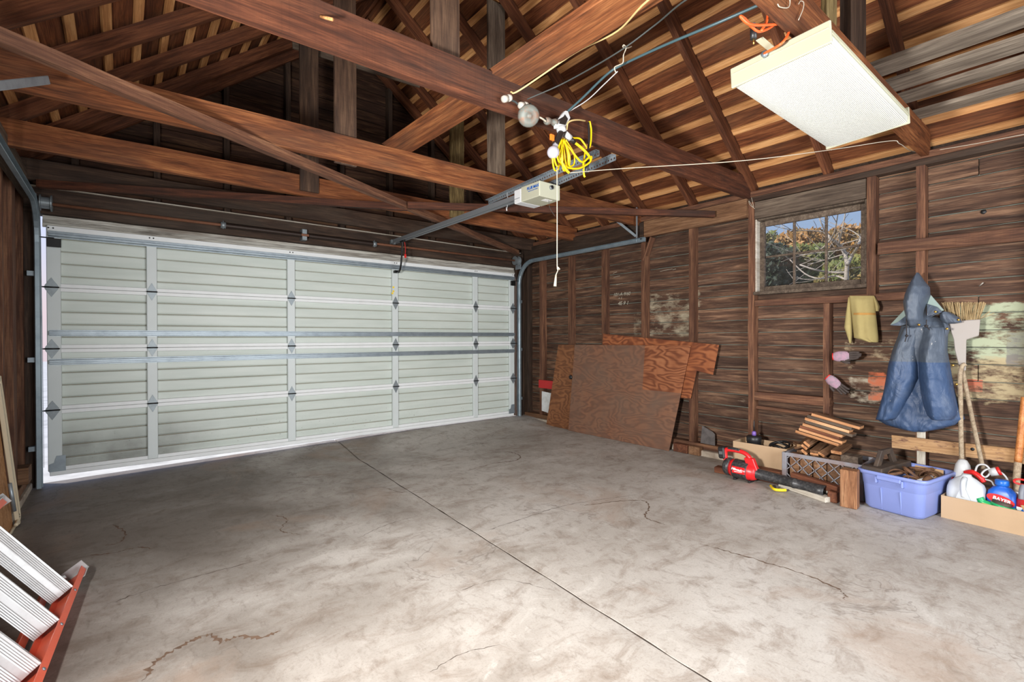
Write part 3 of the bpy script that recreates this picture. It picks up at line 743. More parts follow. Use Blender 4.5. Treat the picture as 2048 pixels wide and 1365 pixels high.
for x in SX:
    for d in (-.014, .014): tube('bolt', [(x+d, -.023, 2.076), (x+d, -.027, 2.076)], .006, 'black_steel', door, 6, smooth=False)
for x, sg in ((.075, -1), (DW-.075, 1)):
    br = box('top_bracket', (x, -.05, 1.955), (.085, .006, .07), 'black_steel', door, .002)
    tube('roller_stem', [(x, -.05, 1.992), (x+sg*.11, -.05, 1.992)], .005, 'black_steel', br, 6, smooth=False)
for (px, py) in ((787, 575), (787, 583), (785, 587)):
    p = at(px, py, Y=-.0165); box('chalk_mark', (p.x, -.016, p.z), (.022, .001, .02), 'yellow_plastic', door, 0)

# ================================================================ DOOR HARDWARE
def track(name, X, sg, y_end, label):
    t = thing(name, (X, -.07, 0), label, 'door track', 'garage door tracks')
    z_h = 2.245; r = .30
    path = [V((X, -.07, zfloor(X, 0)+.005)), V((X, -.07, z_h-r))]
    for k in range(1, 9):
        a = math.pi/2*k/8; path.append(V((X, -.07-r*(1-math.cos(a)), z_h-r+r*math.sin(a))))
    path.append(V((X, y_end, z_h-.0)))
    sec = [(-.024, -.012), (-.024, .014), (-.014, .020), (.016, .020), (.024, .012), (.024, -.016)]
    vs_, fs = [], []
    for i, p in enumerate(path):
        tn = (path[min(i+1, len(path)-1)]-path[max(i-1, 0)]).normalized(); xx = V((1, 0, 0)); nn = tn.cross(xx)
        for (a, b) in sec: vs_.append(p+nn*a+xx*(b*sg))
        for (a, b) in sec[::-1]: vs_.append(p+nn*(a*.9)+xx*((b-.0025)*sg))
    m = len(sec)*2
    for i in range(len(path)-1):
        for k in range(m): q = i*m; fs.append((q+k, q+(k+1) % m, q+m+(k+1) % m, q+m+k))
    fs += [tuple(range(m)), tuple(range((len(path)-1)*m, len(path)*m))[::-1]]
    mob('channel', vs_, fs, 'track_metal', t, auto=1)
    tube('end_bolt', [(X-.025*sg, y_end+.03, z_h+.005), (X-.03*sg, y_end+.03, z_h+.005)], .008, 'black_steel', t, 6, smooth=False)
    for zb in (.32, 1.02, 1.70):
        box('wall_bracket', (X+sg*.042, -.035, zb), (.045, .05, .04), 'galvanised', t, .002)
    return t
TR = track('door_track', 4.895, 1, -2.19, 'curved galvanised door track beside the right wall')
TL = track('door_track', -.018, -1, -2.6, 'curved galvanised door track in the left corner')
# hanger irons
h = thing('track_hanger', (4.895, -2.07, 2.26), 'grey angle-iron hanger holding the right track end', 'bracket')
lumber('strap', (4.92, -2.07, 2.235), (4.92, -2.07, 2.62), .028, .004, 'galvanised', h, up=(0, 1, 0))
lumber('strap', (4.91, -2.065, 2.30), (4.80, -1.80, 2.56), .028, .004, 'galvanised', h, up=(1, 0, 0))
e = at(98, 160, Y=-2.35); g0 = V((LF, -2.75, e.z-.03))
a = at(-40, 176, Y=-2.75)
h = lumber('hanger_iron', a, e, .005, .036, 'galvanised'); tag(h, 'galvanised iron strip with a bolt hole at upper left', 'bracket')
tube('bolt_hole', [V(e)+V((-.02, -.004, .0)), V(e)+V((-.02, -.008, 0))], .007, 'black_steel', h, 8, smooth=False)

# torsion shaft, springs, drums
sh = thing('torsion_shaft', (DW/2, -.10, 2.255), 'rusty torsion bar with black springs above the door', 'torsion bar')
tube('shaft', [(.0, -.10, 2.25), (4.87, -.10, 2.268)], .0135, 'rust_pipe', sh, 12, smooth=False)
for (x0, x1) in ((1.26, 1.94), (2.02, 2.72)):
    tube('spring', [(x0, -.10, 2.2535), (x1, -.10, 2.2575)], lambda t: .026+.0012*math.sin(t*260), 'spring_steel', sh, 12, n=80) if False else None
    n = 120; rings_ = []
    for i in range(n+1):
        x = x0+(x1-x0)*i/n; r = .026+(.0022 if i % 2 else 0)
        rings_.append([(x, -.10+r*math.cos(2*math.pi*k/12), 2.2535+r*math.sin(2*math.pi*k/12)) for k in range(12)])
    loft('spring', rings_, 'spring_steel', sh)
for x in (1.245, 2.735): 
    c_ = tube('winding_cone', [(x-.02, -.10, 2.254), (x+.02, -.10, 2.254)], .03, 'hinge_metal', sh, 10, smooth=False)
    tube('set_screw', [(x, -.10, 2.22), (x, -.10, 2.295)], .006, 'hinge_metal', c_, 6, smooth=False)
box('centre_bracket', (1.98, -.055, 2.262), (.05, .09, .115), 'hinge_metal', sh, .004)
for x in (.035, 4.825):
    rings_ = []
    for (dx, r) in ((-.038, .03), (-.036, .062), (-.030, .062), (-.026, .045), (.024, .047), (.028, .064), (.036, .064), (.038, .03)):
        rings_.append([(x+dx, -.10+r*math.cos(2*math.pi*k/20), 2.255+(.012 if x > 1 else 0)+r*math.sin(2*math.pi*k/20)) for k in range(20)])
    dr = loft('cable_drum', rings_, 'hinge_metal', sh, smooth=False)
    xc_ = .004 if x < 1 else DW-.004
    tube('cable', [(xc_, -.145, 2.26), (xc_, -.06, 1.2), (xc_, -.035, .16)], .0015, 'galvanised', dr, 5, smooth=False)
    box('end_plate', (x+(-.055 if x < 1 else .052), -.07, 2.235), (.006, .12, .16), 'galvanised', sh, .001)
# ================================================================ ROOF TIMBERS THAT STAND ALONE
def tie(Y, zl, zr, h, mat, label, x0=LF-.02, x1=XF+.03, w=.045):
    o = lumber('tie_beam', (x0, Y, zl+h/2), (x1, Y, zr+h/2), w, h, mat, wob=.004)
    return tag(o, label, 'beam', 'tie beams')
YA, YBm, YC, YZ = -3.225, -2.005, -.985, -4.505
tie(YA, 2.425, 2.475, .19, 'beam_wood', 'nearest long brown tie beam, carrying the junction box and bulb')
tie(YBm, 2.40, 2.44, .175, 'beam_orange', 'orange-brown tie beam with knots, second from the camera')
tie(YC, 2.405, 2.43, .17, 'beam_orange', 'third tie beam from the camera, over the garage door', w=.045)
tie(YZ, 2.50, 2.50, .19, 'beam_orange', 'tie beam behind the white light fixture with pale underside')
tie(-.17, 2.40, 2.42, .16, 'dark_wood', 'dark tie beam just above the door header', w=.045)
# hangers
def hanger(px0, px1, py_b, Y, mat, label, top=None, d=.024, pz=None):
    a = at(px0, py_b, Y=Y); b = at(px1, py_b, Y=Y); xm = (a.x+b.x)/2; zb = pz if pz else (a.z+b.z)/2
    zt = top if top else zu(xm)+.03
    o = lumber('hanger', (xm, Y, zb), (xm, Y, zt), b.x-a.x, d, mat, up=(0, -1, 0), wob=.003); tag(o, label, 'hanger board', 'vertical boards hanging from the rafters')
    return xm
hanger(600, 637, 384, -1.02, 'hanger_wood', 'upright hanger board nailed to the third beam, left one, with cut lower end')
hanger(900, 927, 437, -1.02, 'moss_wood', 'mossy speckled upright hanger board behind the second beam')
hanger(669, 712, 330, -1.968, 'hanger_wood', 'sooty dark-striped hanger board rising from the second beam')
hanger(976, 1009, 372, -1.968, 'grey_wood', 'plain grey-brown hanger board rising from the second beam near the opener')
hanger(863, 917, 160, -3.188, 'hanger_wood', 'wide dark hanger board standing behind the nearest tie beam, with bark edge')
hanger(1647, 1668, 200, -4.47, 'moss_wood', 'mossy narrow post above the white light fixture', pz=2.62)
hanger(1690, 1721, 200, -4.47, 'dark_wood', 'dark square post right of the mossy post above the light fixture', pz=2.62, d=.05)
a, b = at(583, 88, Y=-.90), at(836, 168, Y=-.90)
o = lumber('collar_tie', (a.x, -.93, a.z), (b.x, -.93, b.z), .022, .10, 'grey_wood'); tag(o, 'pale grey collar board high under the ridge', 'board')
# flat plank lying on the tie beams
o = lumber('plank', (2.22, -4.2, 2.662), (2.10, -1.80, 2.610), .205, .042, 'beam_orange', up=(0, 0, 1)); tag(o, 'thick plank laid flat over the tie beams, running towards the camera', 'plank')
# horizontal cross bracing under the beams
o = lumber('diagonal_brace', (.04, -2.64, 2.385), (4.80, -.15, 2.372), .05, .062, 'stud_wood', wob=.004); tag(o, 'long diagonal brace from upper left to the far right corner', 'brace')
o = lumber('diagonal_brace', (.0, -.20, 2.372), (2.52, -1.335, 2.374), .045, .058, 'beam_wood', wob=.004); tag(o, 'left half of the crossing brace above the door', 'brace')
o = lumber('diagonal_brace', (2.50, -1.395, 2.375), (4.98, -2.93, 2.378), .045, .058, 'beam_wood', wob=.004); tag(o, 'right half of the crossing brace, ending at the right wall', 'brace')
o = lumber('loose_board', (2.6, -.55, 2.60), (4.0, -.52, 2.60), .2, .02, 'scrap_wood'); tag(o, 'short weathered board lying across the far beams', 'board')
# planks stored on the beams, upper right
for i, (x0, x1, zz, lab) in enumerate(((3.77, 3.94, 2.712, 'stored grey plank nearest the white light fixture'), (4.08, 4.24, 2.72, 'second stored grey plank at upper right'),
                                    (4.37, 4.51, 2.73, 'third stored grey plank at upper right'), (4.66, 4.79, 2.70, 'stored grey plank closest to the right wall'))):
    o = lumber('stored_plank', ((x0+x1)/2, -6.6, zz), ((x0+x1)/2, -4.40+.05*i, zz), x1-x0, .028, 'plank_grey', wob=.003); tag(o, lab, 'plank', 'planks stored on the beams')

# ================================================================ DOOR OPENER
RX, RZ = 2.985, 2.315
op = thing('door_opener', (3.06, -2.62, 2.26), 'beige garage door opener box with a steel rail', 'door opener')
g = [boxg((RX, -1.25, RZ+.020), (.030, 2.34, .004)), boxg((RX-.015, -1.25, RZ), (.004, 2.34, .042)), boxg((RX+.015, -1.25, RZ), (.004, 2.34, .042)),
     boxg((RX-.024, -1.25, RZ-.021), (.020, 2.34, .004)), boxg((RX+.024, -1.25, RZ-.021), (.020, 2.34, .004))]
v, f = merge(g); mob('rail', v, f, 'rail_steel', op)
tube('rail_pulley', [(RX-.012, -.085, RZ-.005), (RX+.012, -.085, RZ-.005)], .032, 'hinge_metal', op, 16, smooth=False)
box('rail_bracket', (RX, -.05, RZ), (.06, .05, .05), 'hinge_metal', op, .004)
e1 = at(1079, 375, X=2.95); ym = e1.y
bx0, bx1, by0, by1, bz0, bz1 = 2.95, 3.168, ym, ym+.26, 2.256, 2.374
hs = box('housing', ((bx0+bx1)/2, by0+.11, (bz0+bz1)/2), (bx1-bx0, .22, bz1-bz0), 'opener_beige', op, .006)
box('lamp_cover', ((bx0+bx1)/2, by1+.005, (bz0+bz1)/2-.002), (bx1-bx0-.004, .085, bz1-bz0-.008), 'opener_white', op, .006)
box('spec_label', (bx0+.13, by0+.06, bz0-.001), (.075, .05, .001), 'label_white', hs, 0)
tube('knob', [(bx0+.115, by0, bz0+.082), (bx0+.115, by0-.02, bz0+.082)], .012, 'black_steel', hs, 12, smooth=False)
tube('socket_collar', [(bx0+.118, by0-.001, bz0+.082), (bx0+.118, by0-.014, bz0+.082)], .017, 'hinge_metal', hs, 12, smooth=False)
text('lettering', 'BLUE MAX', .029, axes((bx0-.0015, by0+.075, bz0+.082), (0, -1, 0), (0, 0, 1)), 'print_blue', hs, bold=.0012)
text('lettering', 'GARAGE DOOR OPENER', .010, axes((bx0-.0015, by0+.075, bz0+.060), (0, -1, 0), (0, 0, 1)), 'print_blue', hs)
tube('hanging_wire', [(bx0+.14, by0+.05, bz0), (bx0+.15, by0+.045, bz0-.06), (bx0+.19, by0+.03, bz0-.12)], .0016, 'wire_dark', op, 5)
# door arm and release
ar = op
tube('arm', [(RX, -.30, RZ-.03), (RX+.004, -.28, 2.20), (RX+.012, -.24, 2.06), (RX+.018, -.20, 1.985), (RX+.03, -.14, 1.955), (3.03, -.06, 1.965)], .011, 'black_steel', ar, 8)
box('trolley', (RX, -.30, RZ-.03), (.03, .09, .025), 'black_steel', ar)
box('door_clevis', (3.03, -.035, 1.97), (.05, .06, .03), 'black_steel', ar)
tube('release_cord', [(RX+.01, -.33, RZ-.04), (RX+.018, -.335, 2.20), (RX+.016, -.335, 2.14)], .003, 'red_plastic', ar, 6)
box('release_handle', (RX+.016, -.335, 2.115), (.024, .012, .045), 'red_plastic', ar, .004)
# punched angle irons
def punched(name, p0, p1, label):
    M, L = frame(p0, p1); t = thing(name, p0, label, 'angle iron', 'punched angle irons under the tie beams', M=M)
    n = int(L/.028); vs_, fs = [], []
    w, d = .036, .012
    for side in (0, 1):      # two flanges
        for i in range(n):
            x0, x1 = -L/2+L*i/n, -L/2+L*(i+1)/n; xa, xb = x0+.008, x1-.008
            def P(x, a): return (x, -a, 0) if side == 0 else (x, 0, -a)
            o_ = len(vs_)
            vs_ += [P(x0, 0), P(x1, 0), P(x1, w), P(x0, w), P(xa, d), P(xb, d), P(xb, w-d), P(xa, w-d)]
            fs += [(o_, o_+1, o_+5, o_+4), (o_+1, o_+2, o_+6, o_+5), (o_+2, o_+3, o_+7, o_+6), (o_+3, o_, o_+4, o_+7)]
    o = mob('flanges', vs_, fs, 'galvanised', t, M=world_of(t))
    m = o.modifiers.new('thick', 'SOLIDIFY'); m.thickness = .002
    return t
punched('angle_iron', (3.055, -1.86, 2.412), (2.965, -3.23, 2.424), 'left punched angle iron above the opener box')
punched('angle_iron', (3.245, -1.85, 2.412), (3.110, -3.25, 2.424), 'right punched angle iron behind the yellow cord')
st = thing('opener_strap', (2.99, -2.36, 2.33), 'thin white strap tying the rail to the angle iron', 'strap')
tube('strap', [(3.03, -2.16, 2.41), (3.02, -2.18, 2.35), (3.0, -2.2, 2.28), (2.99, -2.2, 2.25)], .003, 'white_plastic', st, 5)
tube('pull_tail', [(2.99, -2.2, 2.27), (2.99, -2.205, 2.24)], .005, 'white_plastic', st, 5, smooth=False)

# ================================================================ LIGHT FIXTURE, upper right
FX0, FX1, FY0, FY1, FZ = 2.745, 3.955, -4.235, -4.650, 2.375
Mf = Matrix.Translation(V(((FX0+FX1)/2, (FY0+FY1)/2, FZ))) @ Matrix.Rotation(math.radians(-3.0), 4, 'X')
fx = thing('light_fixture', (0, 0, 0), 'large white ribbed fluorescent ceiling light with cream ends', 'ceiling light', M=Mf)
L_, W_ = FX1-FX0, FY0-FY1
def fbox(name, c, s, mat, bev=.003, par=None): return box(name, None, s, mat, par or fx, bev, M=Mf @ Matrix.Translation(V(c)))
# prismatic wrap-around lens with fine ribs
n = 60; vs_, fs = [], []
for i in range(n*2+1):
    y = -W_/2+.008+(W_-.016)*i/(n*2); z = .0+(.0018 if i % 2 else 0)+.012*abs(2*y/W_)**6
    vs_ += [(-L_/2+.012, y, z), (L_/2-.012, y, z)]
for i in range(n*2): fs.append((2*i, 2*i+1, 2*i+3, 2*i+2))
k = len(vs_); vs_ += [(-L_/2+.012, -W_/2+.004, .055), (L_/2-.012, -W_/2+.004, .055), (-L_/2+.012, W_/2-.004, .055), (L_/2-.012, W_/2-.004, .055)]
fs += [(0, 1, k+1, k), (k+2, k+3, 4*n+1, 4*n)]
mob('lens', vs_, fs, 'lens_acrylic' if 'lens_acrylic' in M_ else 'white_plastic', fx, Mf)
fbox('pan', (0, 0, .072), (L_-.02, W_-.03, .035), 'cream_enamel')
for s_ in (-1, 1):
    ec = fbox('end_cap', (s_*(L_/2-.006), 0, .047), (.014, W_+.004, .095), 'cream_enamel', .004)
    fbox('end_bead', (s_*(L_/2+.002), 0, .062), (.006, W_-.01, .006), 'cream_enamel', .002, ec)
    fbox('side_rail', (0, s_*(W_/2-.002), .05), (L_-.03, .008, .018), 'cream_enamel', .002)
fbox('hanger_tab', (-L_/2-.05, .02, .09), (.14, .03, .004), 'cream_enamel', .001)
tube('cable_clamp', [Mf @ V((-L_/2-.004, .045, .075)), Mf @ V((-L_/2-.022, .045, .075))], .014, 'galvanised', fx, 12, smooth=False)
# orange cord hooked on the beam
c0 = Mf @ V((-L_/2-.02, .045, .075))
def bp(px, py, Y): return at(px, py, Y=Y)
oc = thing('extension_lead', c0, 'orange extension cord looped above the light fixture', 'cord')
tube('cord', [c0, bp(1565, 85, -4.48), bp(1580, 55, -4.49), bp(1578, 18, -4.495), bp(1572, -8, -4.50), bp(1588, -12, -4.50), bp(1592, 25, -4.49), bp(1570, 45, -4.48), bp(1530, 50, -4.47), bp(1498, 48, -4.46), bp(1481, 33, -4.45), bp(1490, 38, -4.45), bp(1505, 55, -4.45), bp(1520, 63, -4.455), bp(1545, 52, -4.46), bp(1562, 30, -4.47), bp(1575, 0, -4.48), bp(1580, -25, -4.5)], .0055, 'orange_cord', oc, 8)
tube('cord', [bp(1522, 62, -4.46), bp(1534, 40, -4.465), bp(1540, -10, -4.47)], .0055, 'orange_cord', oc, 8)
pa, pb = bp(1507, 58, -4.44), bp(1507, 78, -4.44)
tube('plug', [pa, pb], .013, 'black_plastic', oc, 10, smooth=False)
tube('plug_prong', [pb, pb+V((0, 0, -.022))], .003, 'brass', oc, 6, smooth=False)
tube('plug_collar', [pa+V((0, 0, .022)), pa], .008, 'grey_plastic', oc, 8, smooth=False)
nh = tube('wire_hook', [bp(1555, 8, -4.54), bp(1560, 14, -4.54), bp(1576, 15, -4.54), bp(1580, 2, -4.54), bp(1574, -10, -4.54)], .0022, 'twine', None, 5)
tag(nh, 'white wire loop holding the orange cord', 'wire')
nh = tube('wire_hook', [bp(1597, 8, -4.54), bp(1601, 2, -4.54), bp(1607, 5, -4.54), bp(1606, 18, -4.54), bp(1597, 40, -4.54)], .002, 'twine', None, 5)
tag(nh, 'bent white wire hook right of the orange cord', 'wire')

# ================================================================ JUNCTION BOX, BULB AND WIRING ON THE NEAREST BEAM
YN = YA-.024
def bn(px, py, d=.0): return at(px, py, Y=YN-d)
def knob(px, py, label, tilt):
    p = bn(px, py, .045); t = thing('insulator', p, label, 'insulator', 'porcelain insulators')
    A = axes(p, tilt, (0, 0, 1)); A = A @ Matrix.Rotation(math.pi/2, 4, 'Y')
    lathe('knob', [(.006, -.034), (.017, -.032), (.019, -.02), (.019, -.006), (.0125, -.003), (.0125, .004), (.019, .007), (.019, .024), (.016, .03), (.006, .032)], 'porcelain', t, A, 16)
    return p
k1 = knob(1014, 197, 'white porcelain insulator at the end of the beige wire', (.9, .1, .45))
k2 = knob(1047, 211, 'white porcelain insulator just above the round junction box', (.9, .1, .3))
jb = thing('junction_box', bn(1058, 233), 'round rusty junction box on the nearest beam', 'junction box')
ax_ = (bn(1058, 232, .0)-bn(1056, 231, .06)).normalized()
c0_, c1_ = bn(1054, 231, 0), bn(1058, 232, .075)
d_ = (c1_-c0_); Ml = axes(c0_, V((0, 0, 1)).cross(d_), (0, 0, 1))
Ml = Matrix.Translation(c0_) @ d_.to_track_quat('Z', 'Y').to_matrix().to_4x4()
L2 = d_.length
lathe('body', [(.001, 0), (.055, 0), (.057, L2*.3), (.057, L2*.82)], 'rusty_box', jb, Ml, 22)
lathe('cover', [(.059, L2*.80), (.061, L2*.84), (.055, L2), (.035, L2*1.08), (.016, L2*1.10), (.014, L2*1.18), (.001, L2*1.18)], 'rusty_box', jb, Ml, 22)
for (a0, a1) in ((k1+V((.02, 0, 0)), bn(1045, 220, .03)), (bn(1061, 208, .02), bn(1060, 218, .03))):
    tube('wire_sleeve', [a0, (a0+a1)/2+V((0, 0, .012)), a1], .006, 'wire_dark', jb, 8)
# pigtail, lamp holder, twin socket
lh = thing('work_light', bn(1115, 262, .06), 'bare white bulb in a black socket hanging from a white adapter', 'work light')
tube('pigtail', [bn(1070, 232, .085), bn(1082, 236, .09), bn(1092, 243, .08)], .005, 'twine', lh, 8)
tube('socket', [bn(1091, 242, .07), bn(1102, 243, .07), bn(1112, 246, .07)], lambda t: .018+.004*math.sin(t*9), 'rusty_box', lh, 14)
tube('socket', [bn(1108, 247, .065), bn(1124, 238, .065)], .022, 'bakelite', lh, 14, smooth=False)
# white triangular adapter
t1, t2, t3 = [bn(1112, 262, .085), bn(1110, 247, .085), bn(1133, 222, .085)], None, None
tri = [bn(1112, 256, .085), bn(1111, 244, .085), bn(1131, 221, .085), bn(1136, 222, .085), bn(1141, 236, .085), bn(1133, 252, .085), bn(1126, 258, .085)]
poly('adapter', tri, .020, (0, 1, 0), 'white_plastic', lh, bev=.002)
poly('adapter_recess', [bn(1118, 247, .087), bn(1130, 229, .087), bn(1136, 238, .087), bn(1131, 250, .087)], .003, (0, 1, 0), 'bakelite', lh, bev=0)
tube('adapter_base', [bn(1121, 254, .075), bn(1124, 265, .075)], .028, 'white_plastic', lh, 16, smooth=False)
tube('lamp_holder', [bn(1122, 266, .08), bn(1113, 284, .085), bn(1110, 290, .085)], .019, 'bakelite', lh, 14)
bc = bn(1106.5, 305, .09); bt = bn(1112, 289, .085); d_ = (bc-bt)
Ml = Matrix.Translation(bt) @ d_.to_track_quat('Z', 'Y').to_matrix().to_4x4(); L2 = d_.length
lathe('bulb', [(.010, -.012), (.016, 0), (.018, L2*.25)]+[(.036*math.sin(a), L2-.036*math.cos(a)) for a in [math.radians(q) for q in (35, 50, 65, 80, 95, 110, 125, 140, 155, 168, 179)]], 'bulb_glass', lh, Ml, 24)
tube('side_socket', [bn(1130, 268, .07), bn(1140, 277, .07)], .020, 'white_plastic', lh, 12, smooth=False)
tube('side_plug', [bn(1140, 277, .07), bn(1149, 285, .07)], .014, 'bakelite', lh, 12, smooth=False)
box('outlet_tag', bn(1104, 275, .085), (.03, .012, .034), 'orange_plastic', lh, .002)
# yellow cord bundle
yc = thing('extension_lead', bn(1128, 300, .07), 'bundle of yellow extension cord with a black plug', 'cord')
random.seed(11)
for i in range(7):
    x0 = 1126+random.uniform(-3, 5); xm = 1112+i*5+random.uniform(-3, 3); yb = 330+random.uniform(-8, 10); d = .05+.05*random.random()
    tube('cord_loop', [bn(x0, 278, d), bn(xm-6, 305, d+.02), bn(xm-4+random.uniform(-3, 3), yb, d), bn(xm+5, yb-3, d-.02), bn(xm+4, 306, d-.01), bn(x0+4, 280, d)], .0052, 'yellow_cord', yc, 7)
tube('cord_loop', [bn(1126, 282, .08), bn(1143, 302, .09), bn(1163, 324, .08), bn(1177, 316, .07), bn(1183, 314, .06), bn(1178, 326, .06), bn(1158, 337, .07), bn(1138, 336, .08), bn(1126, 330, .09)], .006, 'yellow_cord', yc, 7)
tube('cord_loop', [bn(1149, 285, .07), bn(1163, 296, .07), bn(1175, 308, .07), bn(1181, 318, .06)], .008, 'yellow_cord', yc, 8)
tube('cord_loop', [bn(1144, 276, .06), bn(1160, 278, .05), bn(1171, 292, .05), bn(1172, 298, .05)], .006, 'yellow_cord', yc, 7)
tube('cord_loop', [bn(1178, 296, .03), bn(1181, 285, .03), bn(1182, 260, .03), bn(1179, 243, .03)], .007, 'yellow_cord', yc, 7)
tube('cord_loop', [bn(1171, 302, .04), bn(1167, 325, .05), bn(1168, 350, .05), bn(1170, 354, .05)], .006, 'yellow_cord', yc, 7)
tube('cord_loop', [bn(1122, 322, .09), bn(1131, 338, .09), bn(1138, 346, .09)], .008, 'yellow_cord', yc, 7)
tube('plug', [bn(1176, 322, .05), bn(1172, 346, .05)], lambda t: .012-.003*t, 'black_plastic', yc, 10, smooth=False)
tube('strap', [bn(1177, 245, .03), bn(1178, 275, .032), bn(1177, 300, .03)], .006, 'black_plastic', yc, 6)
rp = tube('rope_end', [bn(1133, 260, .09), bn(1136, 246, .09), bn(1145, 241, .09), bn(1158, 240, .07), bn(1170, 242, .03)], .005, 'wire_beige', None, 7); tag(rp, 'short frayed rope tied beside the white adapter', 'rope')
# overhead wires
w = tube('wire', [k1+V((.01, -.02, .03)), bn(1040, 180, .12), at(1150, 106, Y=-3.62), at(1235, 62, Y=-3.88), at(1310, -10, Y=-4.2), V((2.33, -4.478, 2.66))], .0045, 'wire_beige', None, 6); tag(w, 'beige insulated wire rising right from the porcelain insulator', 'wire')
w = tube('wire', [k2+V((.01, -.02, .03)), at(1130, 165, Y=-3.5), at(1235, 105, Y=-3.85), at(1310, 50, Y=-4.05), at(1385, -8, Y=-4.28), V((2.46, -4.478, 2.64))], .004, 'wire_dark', None, 6); tag(w, 'thin dark wire running up right from the junction box', 'wire')
w = tube('cable', [bn(1134, 224, .07), at(1165, 196, Y=-3.45), at(1215, 148, Y=-3.65), at(1248, 128, Y=-3.75), at(1330, 90, Y=-4.0), at(1430, 48, Y=-4.25), at(1545, -2, Y=-4.47)], .0065, 'wire_teal', None, 7); tag(w, 'thick blue-grey cable from the bulb adapter to the upper right', 'cable')
w = tube('wire', [bn(1137, 224, .06), at(1175, 200, Y=-3.47), at(1207, 170, Y=-3.62), at(1235, 143, Y=-3.74)], .003, 'white_plastic', None, 6); tag(w, 'short pale wire slung under the blue-grey cable', 'wire')
w = tube('cable_tie', [at(1232, 146, Y=-3.76), at(1229, 135, Y=-3.76), at(1238, 130, Y=-3.77), at(1246, 125, Y=-3.78), at(1247, 110, Y=-3.8), at(1252, 97, Y=-3.82), at(1248, 90, Y=-3.83), at(1246, 94, Y=-3.82), at(1255, 96, Y=-3.81), at(1263, 93, Y=-3.8)], .003, 'twine', None, 5); tag(w, 'white string tying the cable up to the dark wire', 'string')
# twine line
w = tube('twine_line', [bn(1139, 346, .09), at(1250, 337, Y=-3.45), at(1480, 322, Y=-3.95), at(1660, 300, Y=-4.22), at(1780, 282, Z=2.492), at(1800, 288, Z=2.488), at(1834, 304, X=5.03), at(1920, 293, X=5.035), at(2048, 269, X=5.035)], .0026, 'twine', None, 5); tag(w, 'white twine strung across to the right wall', 'string')
w = thing('pull_cord', bn(1113, 560, .09), 'white pull cord hanging from the bulb socket', 'cord')
q0 = bn(1114, 333, .09); 
tube('cord', [q0, V((q0.x, q0.y, bn(1114, 440, .09).z)), V((q0.x, q0.y, bn(1114, 532, .09).z)), bn(1117, 537, .09), bn(1112, 550, .09)], .003, 'twine', w, 6)
tube('knot', [bn(1115, 535, .09), bn(1119, 539, .09)], .006, 'twine', w, 6, smooth=False)
tube('tassel', [bn(1112, 550, .09), bn(1110, 573, .09)], lambda t: .005+.004*t, 'twine', w, 7, smooth=False)
# ================================================================ SHEETS LEANING ON THE RIGHT WALL
def leaning(name, yz, xb, xt, t, mat, label, cat):
    """flat sheet whose outline is given as (Y, Z); it leans from xb at the floor to xt at z = 1.1"""
    pts = [V((xb+(xt-xb)*z/1.1, y, z)) for y, z in yz]
    c = sum(pts, V())/len(pts); up = V((xt-xb, 0, 1.1)).normalized()
    M = axes(c, (0, -1, 0), up); Mi = M.inverted(); L = [Mi @ p for p in pts]
    o = poly(name, [(p.x, p.y, 0) for p in L], t, (0, 0, -1), mat, None, M, bev=.0015)
    return tag(o, label, cat)
leaning('plywood_sheet', [(-1.015, .002), (-2.47, .002), (-2.655, 1.10), (-1.03, 1.095)], 4.915, 5.022, .012, 'plywood_faded', 'large faded plywood sheet leaning in front, with one clean orange corner', 'plywood')
o = leaning('plywood_sheet', [(-.55, .002), (-1.25, .002), (-1.25, 1.09), (-.714, 1.09)], 4.965, 5.036, .011, 'plywood_brown', 'narrow brown plywood sheet with a black hole, behind the large sheet', 'plywood')
p = at(1143, 755, X=5.0); tube('hole', [p+V((-.012, .01, 0)), p+V((-.004, .01, 0))], .028, 'black_plastic', o, 10, smooth=False)
def yz(px, py, X=5.042):
    q = at(px, py, X=X); return (q.y, q.z)
leaning('plywood_sheet', [yz(1205, 668), yz(1437, 690), yz(1427, 750), yz(1394, 742), yz(1384, 797), (-2.45, .55), (-2.2, .002), (-1.45, .002)], 4.98, 5.045, .010, 'plywood_orange', 'L-shaped orange plywood offcut sticking out behind the large sheet', 'plywood')
a, b = yz(1077, 760, 5.04), yz(1112, 780, 5.04)
o = leaning('painted_board', [(a[0], a[1]), (b[0]-.1, a[1]), (b[0]-.1, b[1]), (a[0], b[1])], 5.04, 5.045, .018, 'red_paint', 'red painted board end behind the narrow plywood', 'board')
a, b = yz(1083, 783, 5.02), yz(1107, 829, 5.02)
leaning('sign_board', [(a[0], a[1]), (b[0]-.1, a[1]-.02), (b[0]-.1, b[1]-.02), (a[0], b[1]+.02)], 5.02, 5.03, .008, 'paper_white', 'stained white panel under the red board in the corner', 'panel')
leaning('slate_scrap', [(-2.745, .115), (-2.90, .112), (-2.895, .225), (-2.87, .245), (-2.76, .29)], 5.05, 5.09, .008, 'shingle_grey', 'grey roofing scrap standing on the sill', 'scrap')
for (y0, y1, x, m, lab) in ((-2.50, -2.66, 4.985, 'redwood', 'short brown block on the floor right of the plywood'), (-2.67, -2.79, 4.99, 'scrap_wood', 'pale block end beside the short brown block')):
    o = box('wood_block', (x, (y0+y1)/2, .045), (.07, abs(y1-y0), .085), m, None, .004); tag(o, lab, 'wood block')

